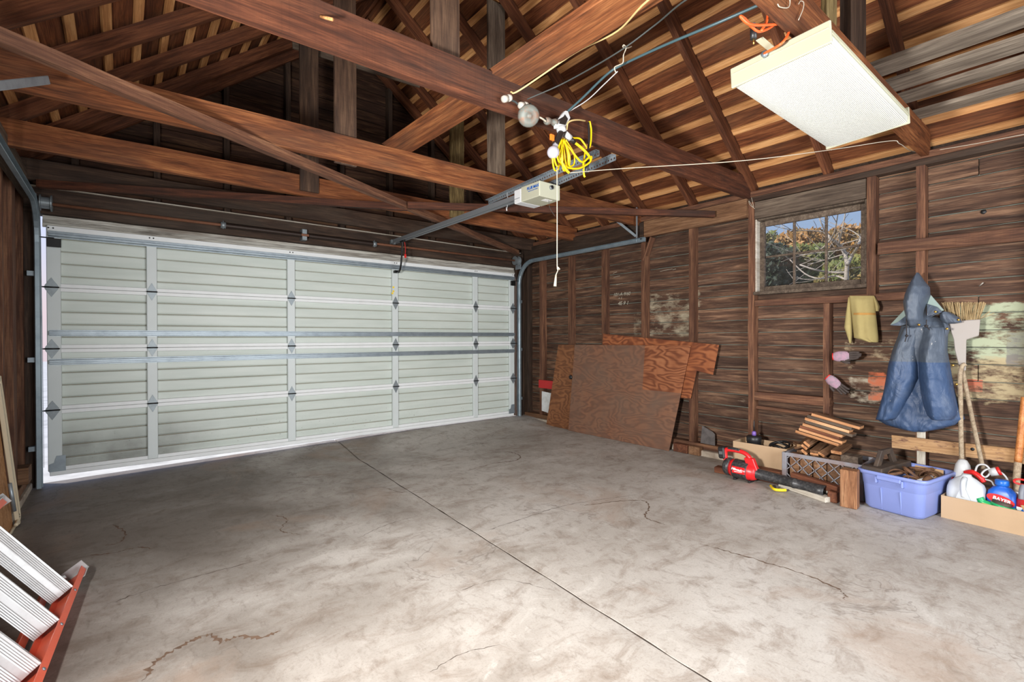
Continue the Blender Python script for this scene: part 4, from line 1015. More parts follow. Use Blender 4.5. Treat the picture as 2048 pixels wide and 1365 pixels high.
# ================================================================ COAT, TOWEL, GLOVES, BROOM ON THE RIGHT WALL
def puff(name, rows, Xb, mat, parent=None, nu=22, seed=1, fold=.012, pw=2.2, sub=1, nf=9.0, flatback=True):
    """hanging cloth: rows of (py, px_left, px_right, bulge) on the plane X = Xb, swelling towards -X, closed at the back"""
    R_ = []
    for i in range(len(rows)-1):
        for k in range(6):
            t = k/6; R_.append([rows[i][j]*(1-t)+rows[i+1][j]*t for j in range(4)])
    R_.append(list(rows[-1])); front, vs_, fs = [], [], []
    for i, (py, l, r, bl) in enumerate(R_):
        for u in range(nu+1):
            s = u/nu; q = at(l+(r-l)*s, py, X=Xb); e = 1-abs(2*s-1)**pw
            w_ = V((q.y*9+seed, q.z*6, seed)); f = fold*math.sqrt(max(e, 0))*(.6*math.sin(nf*s*math.pi+seed+i*.06)+1.1*noise.noise(w_)+.7*(.5-abs(noise.noise(w_*2.3)))+.35*noise.noise(w_*5))
            vs_.append((Xb-bl*max(e, 0)**.6-f-.004, q.y, q.z))
    n1 = nu+1
    for i in range(len(R_)-1):
        for u in range(nu): a = i*n1+u; fs.append((a, a+1, a+n1+1, a+n1))
    k0 = len(vs_)
    for (x, y, z) in list(vs_): vs_.append((Xb, y, z))
    for i in range(len(R_)-1):
        for u in range(nu): a = k0+i*n1+u; fs.append((a, a+n1, a+n1+1, a+1))
        for u in (0, nu):
            a = i*n1+u; fs.append((a, a+n1, k0+a+n1, k0+a) if u == 0 else (a, k0+a, k0+a+n1, a+n1))
    for i in (0, len(R_)-1):
        for u in range(nu): a = i*n1+u; fs.append((a, k0+a, k0+a+1, a+1) if i == 0 else (a, a+1, k0+a+1, k0+a))
    return mob(name, vs_, fs, mat, parent, smooth=True, auto=1)
coat = thing('coat', at(1835, 860, X=5.0), 'blue hooded work coat hanging on a nail', 'coat')
puff('coat_body', [(632, 1818, 1872, .06), (645, 1805, 1893, .09), (651, 1803, 1897, .10), (676, 1795, 1896, .11), (701, 1785, 1895, .11), (729, 1777, 1900, .10), (757, 1772, 1905, .09), (785, 1767, 1911, .09), (812, 1760, 1920, .09), (838, 1752, 1930, .09), (850, 1772, 1912, .09), (858, 1800, 1885, .085), (862, 1824, 1862, .07)], 4.985, 'coat_blue', coat, 48, 2, .016, nf=3.3)
puff('front_panel', [(655, 1808, 1846, .05), (676, 1798, 1838, .07), (701, 1788, 1836, .085), (729, 1779, 1838, .10), (757, 1774, 1838, .11), (785, 1768, 1826, .115), (812, 1761, 1810, .11), (838, 1753, 1793, .09)], 4.905, 'coat_blue', coat, 30, 6, .016, nf=2.3)
puff('front_panel', [(655, 1840, 1890, .05), (676, 1838, 1892, .07), (701, 1836, 1892, .09), (729, 1838, 1897, .11), (757, 1839, 1902, .125), (785, 1842, 1908, .13), (812, 1848, 1914, .125), (830, 1855, 1914, .11), (838, 1862, 1908, .09)], 4.905, 'coat_blue', coat, 32, 9, .018, nf=2.8)
puff('hood', [(546, 1834, 1838, .03), (553, 1829, 1843, .06), (562, 1824, 1849, .09), (575, 1817, 1860, .12), (590, 1811, 1861, .14), (605, 1808, 1857, .15), (622, 1811, 1852, .15), (640, 1815, 1852, .14), (652, 1818, 1851, .10), (655, 1822, 1846, .06)], 4.89, 'coat_blue', coat, 30, 3, .014, nf=3)
def flap(name, pix, Xs, mat, th=.012):
    pts = [at(px, py, X=x) for (px, py), x in zip(pix, Xs)]
    return poly(name, pts, th, (1, 0, 0), mat, coat, bev=.002)
flap('collar', [(1813, 615), (1780, 650), (1795, 647), (1816, 630)], [4.86, 4.80, 4.80, 4.84], 'coat_lining')
flap('collar', [(1816, 628), (1795, 645), (1780, 651), (1800, 652), (1817, 648)], [4.84, 4.79, 4.79, 4.80, 4.83], 'coat_blue')
flap('collar', [(1861, 590), (1888, 621), (1872, 625), (1853, 612)], [4.90, 4.86, 4.84, 4.86], 'coat_lining')
flap('collar', [(1854, 608), (1873, 614), (1884, 624), (1862, 634), (1853, 634)], [4.85, 4.83, 4.82, 4.80, 4.82], 'coat_blue')
puff('cuff_tab', [(624, 1882, 1898, .05), (630, 1880, 1910, .06), (638, 1880, 1921, .06), (645, 1884, 1924, .05), (648, 1892, 1908, .03)], 4.93, 'coat_blue', coat, 12, 5, .006)
puff('cuff_tab', [(645, 1884, 1896, .04), (658, 1888, 1900, .05), (668, 1890, 1897, .04), (676, 1891, 1894, .02)], 4.94, 'coat_blue', coat, 10, 7, .004)
for (px, py) in ((1838, 650), (1871, 624), (1917, 640), (1894, 658), (1906, 731), (1913, 769)):
    q = at(px, py, X=4.79 if py > 600 and px < 1880 else 4.85); tube('snap', [q+V((.0, 0, 0)), q+V((-.008, 0, 0))], .008, 'brass', coat, 10, smooth=False)
def cx(px, py, X): return at(px, py, X=X)
tube('drawstring', [cx(1813, 635, 4.78), cx(1813, 655, 4.775), cx(1813, 672, 4.77), cx(1810, 684, 4.765)], .0035, 'cord_black', coat, 6)
tube('toggle', [cx(1811, 671, 4.765), cx(1816, 673, 4.765)], .008, 'cord_black', coat, 8, smooth=False)
tube('drawstring', [cx(1853, 640, 4.76), cx(1853, 652, 4.755), cx(1859, 660, 4.75)], .0035, 'cord_black', coat, 6)
tube('toggle', [cx(1849, 652, 4.75), cx(1856, 653, 4.75)], .008, 'cord_black', coat, 8, smooth=False)
# towel over the sill block
tw = thing('towel', at(1727, 600, X=5.03), 'yellow towel with an orange stripe draped below the window', 'towel')
puff('towel_front', [(592, 1699, 1747, .012), (600, 1699, 1749, .03), (628, 1703, 1752, .04), (655, 1706, 1755, .045), (676, 1708, 1757, .04), (685, 1737, 1757, .03)], 5.035, 'towel_cloth', tw, 16, 2, .006, nf=5)
puff('towel_fold', [(595, 1697, 1701, .01), (630, 1692, 1704, .03), (655, 1689, 1705, .035), (670, 1694, 1705, .03), (687, 1700, 1703, .02)], 5.045, 'towel_cloth', tw, 10, 3, .004)
puff('towel_fold', [(592, 1746, 1749, .01), (604, 1749, 1756, .025), (614, 1751, 1760, .03), (623, 1752, 1758, .02)], 5.045, 'towel_cloth', tw, 8, 5, .003)
puff('stripe', [(626.5, 1706, 1752, .052), (630.5, 1706, 1752, .052)], 5.032, 'towel_stripe', tw, 12, 2, .006, nf=5)
# gloves hung on nails
def glove(name, label, rot, px, py, sc, fingers):
    X0 = 5.0; c = at(px, py, X=X0); t = thing(name, c, label, 'glove', 'pink garden gloves')
    ca, sa = math.cos(rot), math.sin(rot)
    def P(u, v, d=0): return V((X0-.02-d, c.y-(u*ca-v*sa)*sc, c.z+(u*sa+v*ca)*sc))   # u along the hand, v across
    tube('cuff', [P(-.052, 0), P(-.045, 0)], .026*sc, 'red_plastic', t, 12, smooth=False, flat=.5)
    tube('palm', [P(-.045, 0), P(-.02, 0), P(.02, .0), P(.05, 0)], lambda s: (.027+.010*math.sin(s*math.pi))*sc, 'glove_pink', t, 14, flat=.5, upv=P(0, 1)-P(0, 0))
    tube('palm_coating', [P(-.02, -.012, -.004), P(.02, -.014, -.004), P(.052, -.008, -.002)], lambda s: (.022+.006*math.sin(s*math.pi))*sc, 'glove_dark', t, 12, flat=.55, upv=P(0, 1)-P(0, 0))
    for (v0, u1, v1) in fingers:
        tube('finger', [P(.045, v0*.85), P(.07, v0), P((.07+u1)/2+.01, (v0+v1)/2, .004), P(u1, v1, -.004)], lambda s: (.0095-.002*s)*sc, 'glove_dark', t, 8)
    tube('thumb', [P(.0, -.028), P(.025, -.042, .006), P(.052, -.046, .004)], lambda s: (.011-.003*s)*sc, 'glove_dark', t, 8)
    return t
glove('glove', 'pink and grey glove pointing right on the stud, the upper one', math.radians(4), 1684, 713, 1.15, [(.024, .105, .020), (.009, .118, .010), (-.006, .115, 0), (-.02, .100, -.008)])
glove('glove', 'pink and grey glove with dark fingers drooping, the lower one', math.radians(-42), 1668, 764, 1.1, [(.026, .105, .034), (.010, .118, .014), (-.006, .114, -.006), (-.022, .096, -.026)])
# broom upside down
br = thing('broom', at(1963, 935, X=5.0), 'upside-down straw broom with a white head', 'broom')
hd = [(1898, 652), (1896, 643), (1960, 639), (1957, 672), (1932, 680), (1931, 742), (1920, 742), (1909, 700), (1907, 680)]
poly('head', [at(px, py, X=4.985) for px, py in hd], .022, (1, 0, 0), 'broom_white', br, bev=.004)
random.seed(5); g = []
for i in range(150):
    s = random.random(); x = 4.985+.03*random.random()
    a = at(1896+63*s, 643-4*s, X=x); b = at(1884+86*s+random.uniform(-4, 4), 605+random.uniform(-1, 3), X=x-.01+.02*random.random())
    g.append(barg(a, b, .0028, .0028))
for i in range(6):
    a = at(1957, 640, X=4.99); b = at(1985+random.uniform(-6, 10), 624+random.uniform(-4, 6), X=4.99); g.append(barg(a, b, .0015, .0015))
v, f = merge(g); tag(mob('bristles', v, f, 'straw', br), kind='stuff')
tube('handle', [at(1925, 740, X=4.995), at(1943, 830, X=4.97), at(1966, 938, X=4.93)], .0125, 'handle_wood', br, 10)
# second tool handle with a curved grip, and the round orange handle
o = thing('wooden_pole', at(1905, 925, X=4.98), 'grey bent-topped wooden pole standing beside the broom', 'pole')
tube('shaft', [at(1931, 728, X=4.97), at(1923, 735, X=4.965), at(1920, 760, X=4.965), at(1921, 800, X=4.965), at(1922, 870, X=4.965), at(1924, 940, X=4.965)], .0135, 'handle_wood', o, 10)
o = thing('wooden_pole', at(2035, 950, X=4.95), 'shiny orange round wooden pole at the right edge', 'pole')
tube('shaft', [at(2050, 795, X=5.02), at(2043, 860, X=5.0), at(2036, 925, X=4.975)], .019, 'handle_orange', o, 12)
tube('ferrule', [at(2036, 925, X=4.975), at(2033, 960, X=4.96), at(2032, 985, X=4.95)], .0185, 'handle_wood', o, 12)
o = lumber('plank', (5.022, -4.325, .396), (5.022, -5.75, .425), .03, .092, 'plank_yellow', wob=.004); tag(o, 'pale spotted plank fixed low across the right wall', 'plank')
for (px, py) in ((1945, 899), ):
    q = at(px, py, X=5.006); tube('knot_hole', [q, q+V((-.002, 0, 0))], .011, 'black_plastic', o, 10, smooth=False)
o = lumber('white_lath', (5.047, -4.49, .09), (5.047, -4.49, .60), .05, .012, 'white_board', up=(1, 0, 0)); tag(o, 'short whitish board standing under the coat', 'board')
# nails
for i, (px, py, dx, dy, lab) in enumerate(((1958, 573, 8, -7, 'white nail in the siding right of the coat hood'), (1500, 448, 5, 8, 'nail with string left of the window'))):
    q = at(px, py, X=5.14); o = tube('nail', [q, at(px+dx, py+dy, X=5.10)], .004, 'porcelain', None, 6, smooth=False); tag(o, lab, 'nail')
q = at(642, 33, Y=YN); o = tube('peg', [q, at(665, 39, Y=YN-.07)], .007, 'strip_wood', None, 8, smooth=False); tag(o, 'wooden peg nailed into the nearest tie beam', 'peg')
o = tube('string', [at(1503, 395, X=5.04), at(1507, 415, X=5.03), at(1498, 402, X=5.035), at(1500, 410, X=5.03), at(1510, 418, X=5.03)], .002, 'twine', None, 5); tag(o, 'loose string looped on the stud left of the window', 'string')

def weathered(o, axis, mat, ends=None):
    # sawn edges stay fresh, the broad faces are weathered
    o.data.materials.append(M_[mat])
    for p_ in o.data.polygons:
        if axis == 'z' and abs(p_.normal.z) > .7: p_.material_index = 1
        if axis == 'sides' and abs(p_.normal.x) < .7: p_.material_index = 1
    return o
# ================================================================ FLOOR CLUTTER BY THE RIGHT WALL
def openbox(name, M, w, d, h, t, mat, parent, inner=None):
    """four walls and a bottom, w along local x, d along local y"""
    g = [boxg((0, -d/2+t/2, h/2), (w, t, h)), boxg((0, d/2-t/2, h/2), (w, t, h)), boxg((-w/2+t/2, 0, h/2), (t, d-2*t, h)), boxg((w/2-t/2, 0, h/2), (t, d-2*t, h)), boxg((0, 0, t/2), (w-2*t, d-2*t, t))]
    names = ('front_side', 'back_side', 'end_side', 'end_side', 'bottom')
    for (v, f), n in zip(g, names): mob(n, v, f, mat, parent, M)
def yawm(x, y, z, deg): return Matrix.Translation(V((x, y, z))) @ Matrix.Rotation(math.radians(deg), 4, 'Z')
# local x -> -Y (to the right in the picture), local y -> +X (towards the wall)
def facing(x, y, z, deg=0): return Matrix.Translation(V((x, y, z))) @ Matrix.Rotation(math.radians(-90+deg), 4, 'Z')
# ---- first carton
M = facing(4.845, -3.47, 0.0, 2); c1 = thing('cardboard_box', (0, 0, 0), 'small open cardboard box behind the red leaf blower', 'box', M=M)
openbox('carton', M, .44, .25, .265, .005, 'cardboard', c1)
p = V((4.86, -3.37, .006)); cn = thing('canister', p, 'black canister with a purple cap in the small carton', 'canister')
Mc = Matrix.Translation(p)
lathe('body', [(.05, 0), (.058, .006), (.058, .25), (.062, .255), (.062, .295), (.05, .305), (.02, .308)], 'black_plastic', cn, Mc, 24)
lathe('cap', [(.018, .306), (.018, .33), (.014, .342), (.004, .345)], 'purple_plastic', cn, Mc, 16)
lathe('spout', [(.006, .345), (.006, .39), (.004, .43), (.002, .445)], 'black_plastic', cn, Mc, 10)
cl = thing('cable_coil', (4.86, -3.58, .2), 'dark coiled cable in the small carton', 'cable')
for i in range(3):
    z = .20+.02*i; tube('loop', [(4.86+.07*math.cos(a)*(1-.06*i), -3.585+.075*math.sin(a), z+.03*math.sin(a*1+i)+.02) for a in [k*.52 for k in range(13)]], .009, 'black_plastic', cl, 7)
o = box('wood_block', (4.86, -3.585, .095), (.16, .14, .16), 'scrap_wood', None, .004); tag(o, 'wooden block under the cable coil inside the small carton', 'wood block')
# ---- milk crate
CX0, CX1, CY0, CY1, CZ = 4.64, 4.96, -3.715, -4.235, .262
cr = thing('milk_crate', ((CX0+CX1)/2, (CY0+CY1)/2, 0), 'grey lattice milk crate full of wood scraps', 'crate')
def crate_side(a, b, inward):
    a, b = V(a), V(b); d = (b-a); L = d.length; d.normalize(); g = []
    for z0, hh_ in ((CZ-.014, .028), (.012, .024)): g.append(barg(a+V((0, 0, z0)), b+V((0, 0, z0)), .014, hh_))
    n = max(3, round(L/.085)); st = L/n; zt, zb = CZ-.028, .024; hgt = zt-zb
    for i in range(-3, n+3):
        for sg in (1, -1):
            u0 = i*st; u1 = u0+sg*hgt
            s0, s1 = 0., 1.
            lo, hi = min(u0, u1), max(u0, u1)
            if hi < 0 or lo > L: continue
            def cl_(t): return (u0+(u1-u0)*t)
            ts = [0., 1.]
            if u0 != u1:
                t0, t1 = (0-u0)/(u1-u0), (L-u0)/(u1-u0); ta, tb = min(t0, t1), max(t0, t1); ts = [max(0., ta), min(1., tb)]
            if ts[1]-ts[0] < .08: continue
            pa = a+d*cl_(ts[0])+V((0, 0, zb+hgt*ts[0])); pb_ = a+d*cl_(ts[1])+V((0, 0, zb+hgt*ts[1]))
            g.append(barg(pa, pb_, .006, .0065, up=inward))
    v, f = merge(g); return mob('lattice_side', v, f, 'crate_grey', cr)
crate_side((CX0, CY0, 0), (CX0, CY1, 0), (1, 0, 0)); crate_side((CX1, CY0, 0), (CX1, CY1, 0), (1, 0, 0))
crate_side((CX0, CY0, 0), (CX1, CY0, 0), (0, 1, 0)); crate_side((CX0, CY1, 0), (CX1, CY1, 0), (0, 1, 0))
for x in (CX0, CX1):
    for y in (CY0, CY1): box('corner_post', (x, y, CZ/2), (.034, .034, CZ), 'crate_grey', cr, .004)
box('crate_floor', ((CX0+CX1)/2, (CY0+CY1)/2, .008), (CX1-CX0-.02, CY0-CY1-.02, .012), 'crate_grey', cr)
random.seed(21)
for i, (y, w, h, x, d) in enumerate(((-3.775, .07, .24, 4.70, .06), (-3.86, .085, .225, 4.69, .05), (-3.955, .09, .235, 4.70, .06), (-4.05, .085, .22, 4.69, .055), (-4.15, .11, .29, 4.72, .11), (-3.83, .16, .25, 4.83, .10), (-4.02, .18, .25, 4.85, .12))):
    o = box('wood_block', (x, y, .016+h/2), (d, w, h), 'scrap_wood' if i != 4 else 'grey_wood', None, .003); tag(o, ('upright scrap at the left end inside the crate', 'second upright scrap from the left inside the crate', 'middle upright scrap inside the crate', 'upright scrap right of the middle inside the crate', 'tall weathered block standing in the right of the crate', 'wide block at the back left inside the crate', 'wide block at the back right inside the crate')[i], 'wood block', 'scraps inside the crate')
def pix_board(name, pa, pb, X0, X1, w, h, mat, label, up=(0, 0, 1)):
    o = lumber(name, at(*pa, X=X0), at(*pb, X=X1), w, h, mat, up=up, bev=.002); weathered(o, 'sides', 'scrap_wood'); return tag(o, label, 'wood scrap', 'loose wood scraps on the crate')
pix_board('wood_scrap', (1603, 894), (1627, 874), 4.70, 4.90, .13, .02, 'scrap_wood', 'broad tilted scrap at the left of the crate top', up=(-.2, .5, 1))
pix_board('wood_scrap', (1613, 889), (1632, 878), 4.68, 4.86, .02, .05, 'fresh_wood', 'narrow strip with a bright end, uppermost of three leaning', up=(-.1, .8, .6))
pix_board('wood_scrap', (1608, 895), (1628, 884), 4.67, 4.85, .02, .05, 'fresh_wood', 'narrow strip with a bright end, middle of three leaning', up=(-.1, .8, .6))
pix_board('wood_scrap', (1608, 905), (1626, 894), 4.66, 4.84, .02, .05, 'fresh_wood', 'narrow strip with a bright end, lowest of three leaning', up=(-.1, .8, .6))
pix_board('wood_scrap', (1628, 904), (1648, 888), 4.66, 4.86, .058, .018, 'scrap_wood', 'thin block of a pair with whitish sawn end, upper one')
pix_board('wood_scrap', (1628, 909), (1648, 893), 4.66, 4.86, .058, .016, 'fresh_wood', 'thin block of a pair with whitish sawn end, lower one')
pix_board('wood_scrap', (1642, 910), (1672, 892), 4.66, 4.84, .05, .02, 'fresh_wood', 'strip with pale end leaning right in the middle of the crate', up=(0, -.5, 1))
pix_board('wood_scrap', (1672, 906), (1694, 890), 4.68, 4.86, .072, .024, 'fresh_wood', 'flat block with an orange sawn end at the right of the crate')
pix_board('wood_scrap', (1598, 892), (1590, 886), 4.70, 4.80, .03, .02, 'plank_yellow', 'splintered bright yellow chip at the left crate corner')
# ---- tilted stack of eight boards
random.seed(3)
names8 = ('lowest', 'second lowest', 'third lowest', 'fourth lowest', 'fourth from the top', 'third from the top', 'second from the top', 'topmost')
pa, pb = at(1592, 866, X=4.72), at(1678, 894, X=4.72)
dirv = (pb-pa).normalized(); nrm = V((0, 0, 1))-dirv*dirv.z; nrm.normalize(); wv = nrm.cross(dirv); zlift = 0
for i in range(8):
    t = .0245; s = random.uniform(-.012, .012)+.004*i; q = (.02 if i in (1, 4, 6) else 0)
    a = pa+nrm*(t*i+.010)+dirv*(s+.006*i)+V((.045+q*.5, 0, 0)); L = (pb-pa).length+(.0 if i not in (4, 7) else .02)-.03*(i in (3, 2))
    o = lumber('stacked_board', a, a+dirv*L, .095, .0225, ('fresh_wood', 'fresh_wood', 'redwood', 'fresh_wood', 'grey_wood', 'fresh_wood', 'grey_wood', 'fresh_wood')[i], up=nrm, bev=.0015)
    weathered(o, 'z', 'scrap_wood')
    tag(o, 'short board in the tilted stack on the crate, '+names8[i], 'board', 'tilted stack of short boards')
# ---- timbers on the floor around the blower
def floor_timber(pa, pb, w, h, mat, label, z=0, roll=0):
    a, b = at(*pa, Z=z), at(*pb, Z=z); a.z = b.z = z+h/2+.0015
    o = lumber('timber_offcut', a, b, w, h, mat, bev=.004); return tag(o, label, 'timber offcut', 'timber offcuts on the floor')
floor_timber((1432, 944), (1500, 957), .085, .05, 'redwood', 'dark brown timber end left of the leaf blower')
o = lumber('timber_offcut', (4.62, -3.42, .052), (4.62, -3.70, .052), .095, .10, 'redwood', bev=.005); tag(o, 'square brown timber behind the leaf blower handle', 'timber offcut', 'timber offcuts on the floor')
o = lumber('timber_offcut', (4.56, -3.80, .105), (4.50, -4.135, .085), .05, .055, 'redwood', bev=.005, up=(0, .2, 1)); tag(o, 'dark reddish stick lying on the white boards before the crate', 'timber offcut', 'timber offcuts on the floor')
o = lumber('timber_offcut', (4.57, -3.72, .020), (4.42, -4.10, .020), .07, .038, 'white_board', bev=.003); tag(o, 'whitish board on the floor under the blower nozzle', 'timber offcut', 'timber offcuts on the floor')
o = lumber('timber_offcut', (4.58, -3.78, .058), (4.52, -4.16, .055), .06, .032, 'white_board', bev=.003); tag(o, 'second whitish board lying on the first under the reddish stick', 'timber offcut', 'timber offcuts on the floor')
o = lumber('timber_offcut', (4.62, -4.115, .04), (4.43, -4.115, .04), .06, .078, 'redwood', bev=.006); tag(o, 'short dark block end between nozzle and upright post', 'timber offcut', 'timber offcuts on the floor')
o = lumber('timber_post', (4.435, -4.222, .001), (4.435, -4.222, .262), .10, .085, 'post_wood', up=(1, .1, 0), bev=.004); tag(o, 'upright splintery wooden post left of the blue bin', 'timber post')
# ---- leaf blower
bl = thing('leaf_blower', (4.49, -3.45, 0), 'red and black cordless leaf blower lying on the floor', 'leaf blower')
A0, A1 = V((4.485, -3.335, .094)), V((4.475, -4.055, .060)); ad = (A1-A0).normalized()
def brings(stops, n=20):
    rr = []
    e1_ = V((1, 0, 0)); e1_ = (e1_-ad*e1_.dot(ad)).normalized(); e2_ = ad.cross(e1_)
    for s, r, fl in stops: rr.append([A0+ad*s+e1_*(r*math.cos(2*math.pi*k/n))+e2_*(r*fl*math.sin(2*math.pi*k/n)) for k in range(n)])
    return rr
body = loft('motor_housing', brings([(.02, .066, 1), (.05, .075, 1), (.165, .073, 1), (.215, .062, 1), (.235, .048, 1)]), 'tool_red', bl)
loft('intake_guard', brings([(-.035, .03, 1), (-.033, .055, 1), (-.018, .070, 1), (.0, .075, 1), (.022, .071, 1), (.024, .04, 1)]), 'tool_black', bl)
for k in range(10):
    a = k*math.pi/5; e = V((math.cos(a), 0, math.sin(a)))*.058
    tube('guard_rib', [A0+ad*(-.026)+e*.35, A0+ad*(-.026)+e*.95, A0+ad*.01+e*1.1], .004, 'black_plastic', bl, 5, smooth=False)
loft('grip_band', brings([(.052, .0765, 1), (.056, .078, 1), (.168, .076, 1), (.174, .072, 1)]), 'tool_black', bl)
loft('nozzle_tube', brings([(.215, .047, 1), (.225, .047, 1), (.24, .042, 1), (.38, .038, 1), (.50, .036, 1), (.505, .039, 1), (.52, .039, 1), (.525, .036, 1), (.58, .036, 1), (.68, .050, .8), (.725, .054, .78), (.727, .046, .75), (.70, .04, .7)]), 'tool_black', bl)
hx = 4.475
def H(y, z): return (hx, y, z)
tube('handle', [H(-3.30, .165), H(-3.305, .215), H(-3.33, .236), H(-3.40, .240), H(-3.46, .234), H(-3.50, .212), H(-3.53, .165), H(-3.545, .125)], lambda s: .016+.009*abs(2*s-1)**3, 'tool_red', bl, 12, flat=1.1)
tube('handle_brace', [H(-3.30, .165), H(-3.31, .14), H(-3.34, .125), H(-3.42, .14), H(-3.50, .14)], .013, 'tool_red', bl, 10)
poly('handle_pillar', [at(px, py, X=hx-.022) for px, py in ((1487, 916), (1505, 918), (1515, 944), (1512, 952), (1496, 947))], .044, (1, 0, 0), 'tool_red', bl, bev=.005)
poly('handle_base', [at(px, py, X=hx-.022) for px, py in ((1465, 931), (1472, 935), (1497, 941), (1497, 949), (1464, 942))], .044, (1, 0, 0), 'tool_red', bl, bev=.004)
tube('grip_pad', [H(-3.335, .242), H(-3.38, .248), H(-3.435, .243)], .016, 'tool_black', bl, 10)
box('battery', (hx, -3.285, .205), (.07, .055, .10), 'black_plastic', bl, .01, Matrix.Rotation(math.radians(-6), 4, 'X'))
box('battery_label', (hx-.036, -3.285, .205), (.001, .03, .025), 'print_grey', bl, 0, Matrix.Rotation(math.radians(-6), 4, 'X'))
pl_ = A0+ad*.115+V((-.0755, 0, .008))
box('logo_plate', pl_, (.008, .106, .056), 'tool_red', bl, .003)
text('lettering', 'Milwaukee', .026, axes(pl_+V((-.0046, 0, .004)), (0, -1, -.045), (0, .045, 1)), 'label_white', bl, shear=.25, bold=.0009)
poly('logo_stroke', [pl_+V((-.0046, .035, -.012)), pl_+V((-.0046, -.036, -.009)), pl_+V((-.0046, -.030, -.013)), pl_+V((-.0046, .030, -.016))], .0006, (-1, 0, 0), 'label_white', bl, bev=0)
for y in (-3.40, -3.52): box('foot', (4.475, y, .012), (.07, .02, .02), 'black_plastic', bl, .003)
# ---- yellow ring tool half under the nozzle
a = at(1545, 972, Z=.03); yt = thing('yellow_clamp', a, 'yellow plastic clamp under the blower nozzle', 'clamp')
tube('jaw', [at(1541, 972, Z=.02), at(1548, 979, Z=.02), at(1560, 981, Z=.02), at(1572, 981, Z=.02)], .011, 'yellow_plastic', yt, 8, flat=.8)
tube('jaw', [at(1543, 956, Z=.06), at(1552, 953, Z=.06), at(1564, 956, Z=.055), at(1574, 961, Z=.05)], .007, 'yellow_plastic', yt, 8)
box('pad', at(1550, 975, Z=.03), (.02, .012, .02), 'black_plastic', yt, .002)
# ---- blue storage bin
Mb = facing(4.71, -4.475, .002, -9)
bn_ = thing('storage_bin', (0, 0, 0), 'periwinkle blue plastic storage bin full of old iron', 'storage bin', M=Mb)
def bring(w, d, r, z): return rrect(w, d, r, z, 5)
BW, BD, BH = .395, .50, .262
rings_ = [bring(BW*.84-.02, BD*.84-.02, .05, .0), bring(BW*.84, BD*.84, .055, .012), bring(BW*.90, BD*.90, .055, .165), bring(BW*.915, BD*.915, .055, .17), bring(BW*.945, BD*.945, .055, .235), bring(BW*.95, BD*.95, .055, .240), bring(BW+.01, BD+.01, .06, .241), bring(BW+.012, BD+.012, .06, .262), bring(BW, BD, .055, .266), bring(BW*.93, BD*.93, .052, .262), bring(BW*.925, BD*.925, .052, .24), bring(BW*.86, BD*.86, .05, .02), bring(BW*.82, BD*.82, .05, .008)]
loft('tub', rings_, 'bin_blue', bn_, Mb)
for sx in (-.055, .055):
    box('wall_rib', None, (.008, .012, .15), 'bin_blue', bn_, .003, M=Mb @ Matrix.Translation(V((sx, -BD*.435, .085))) @ Matrix.Rotation(math.radians(8), 4, 'X'))
    box('handle_end', None, (.014, .03, .045), 'bin_blue', bn_, .004, M=Mb @ Matrix.Translation(V((sx*1.35, -BD*.49, .215))))
box('handle_grip', None, (.14, .026, .028), 'bin_blue', bn_, .006, M=Mb @ Matrix.Translation(V((0, -BD*.5, .232))))
# contents
def inbin(u, v, z): return Mb @ V((u, v, z))
random.seed(8)
tt = thing('tool_caddy', inbin(-.10, .02, .27), 'dark tool tote with an arched carry handle in the bin', 'tool tote')
Mt = Mb @ Matrix.Translation(V((-.115, .0, .232)))
box('tray', None, (.125, .44, .055), 'tote_black', tt, .006, M=Mt @ Matrix.Translation(V((0, 0, .025))))
Mt2 = Mt @ Matrix.Rotation(math.radians(90), 4, 'Z')
hp = [(-.17, .05), (-.10, .155), (.05, .155), (.13, .05)]; hi_ = [(-.11, .05), (-.065, .118), (.02, .118), (.07, .05)]
pts = hp+hi_[::-1]
vv = [Mt @ V((-.012, u, z)) for u, z in pts]
poly('carry_handle', vv, .026, (Mt.to_3x3() @ V((1, 0, 0))), 'tote_black', tt, bev=.003)
fill = box('scrap_iron_tray', None, (.20, .40, .02), 'cardboard_inner', None, .003, M=Mb @ Matrix.Translation(V((.06, 0, .155)))); tag(fill, 'brown cardboard sheet lying inside the blue bin', 'cardboard')
o = box('cardboard_divider', None, (.16, .006, .12), 'cardboard_inner', None, .001, M=Mb @ Matrix.Translation(V((.06, .19, .205)))); tag(o, 'brown cardboard standing at the back of the blue bin', 'cardboard')
def horseshoe(u, v, z, rz, rx, lab):
    M = Mb @ Matrix.Translation(V((u, v, z))) @ Matrix.Rotation(rz, 4, 'Z') @ Matrix.Rotation(rx, 4, 'X')
    pts = [M @ V((.055*math.cos(a), .065*math.sin(a), 0)) for a in [math.radians(q) for q in range(-60, 241, 25)]]
    t = tube('horseshoe', pts, .010, 'rusty_iron', None, 8, flat=.55, n=3); tag(t, lab, 'horseshoe', 'rusty horseshoes in the blue bin')
horseshoe(.00, -.12, .235, .4, .5, 'rusty horseshoe at the front left of the bin contents'); horseshoe(.05, -.03, .25, 2.2, .7, 'rusty horseshoe tilted in the middle of the bin')
horseshoe(.10, -.14, .225, 1.1, .3, 'rusty horseshoe at the front right of the bin contents'); horseshoe(.02, .08, .245, 3.6, .6, 'rusty horseshoe at the back of the bin contents')
horseshoe(.12, .03, .235, .2, .5, 'rusty horseshoe at the right of the bin contents')
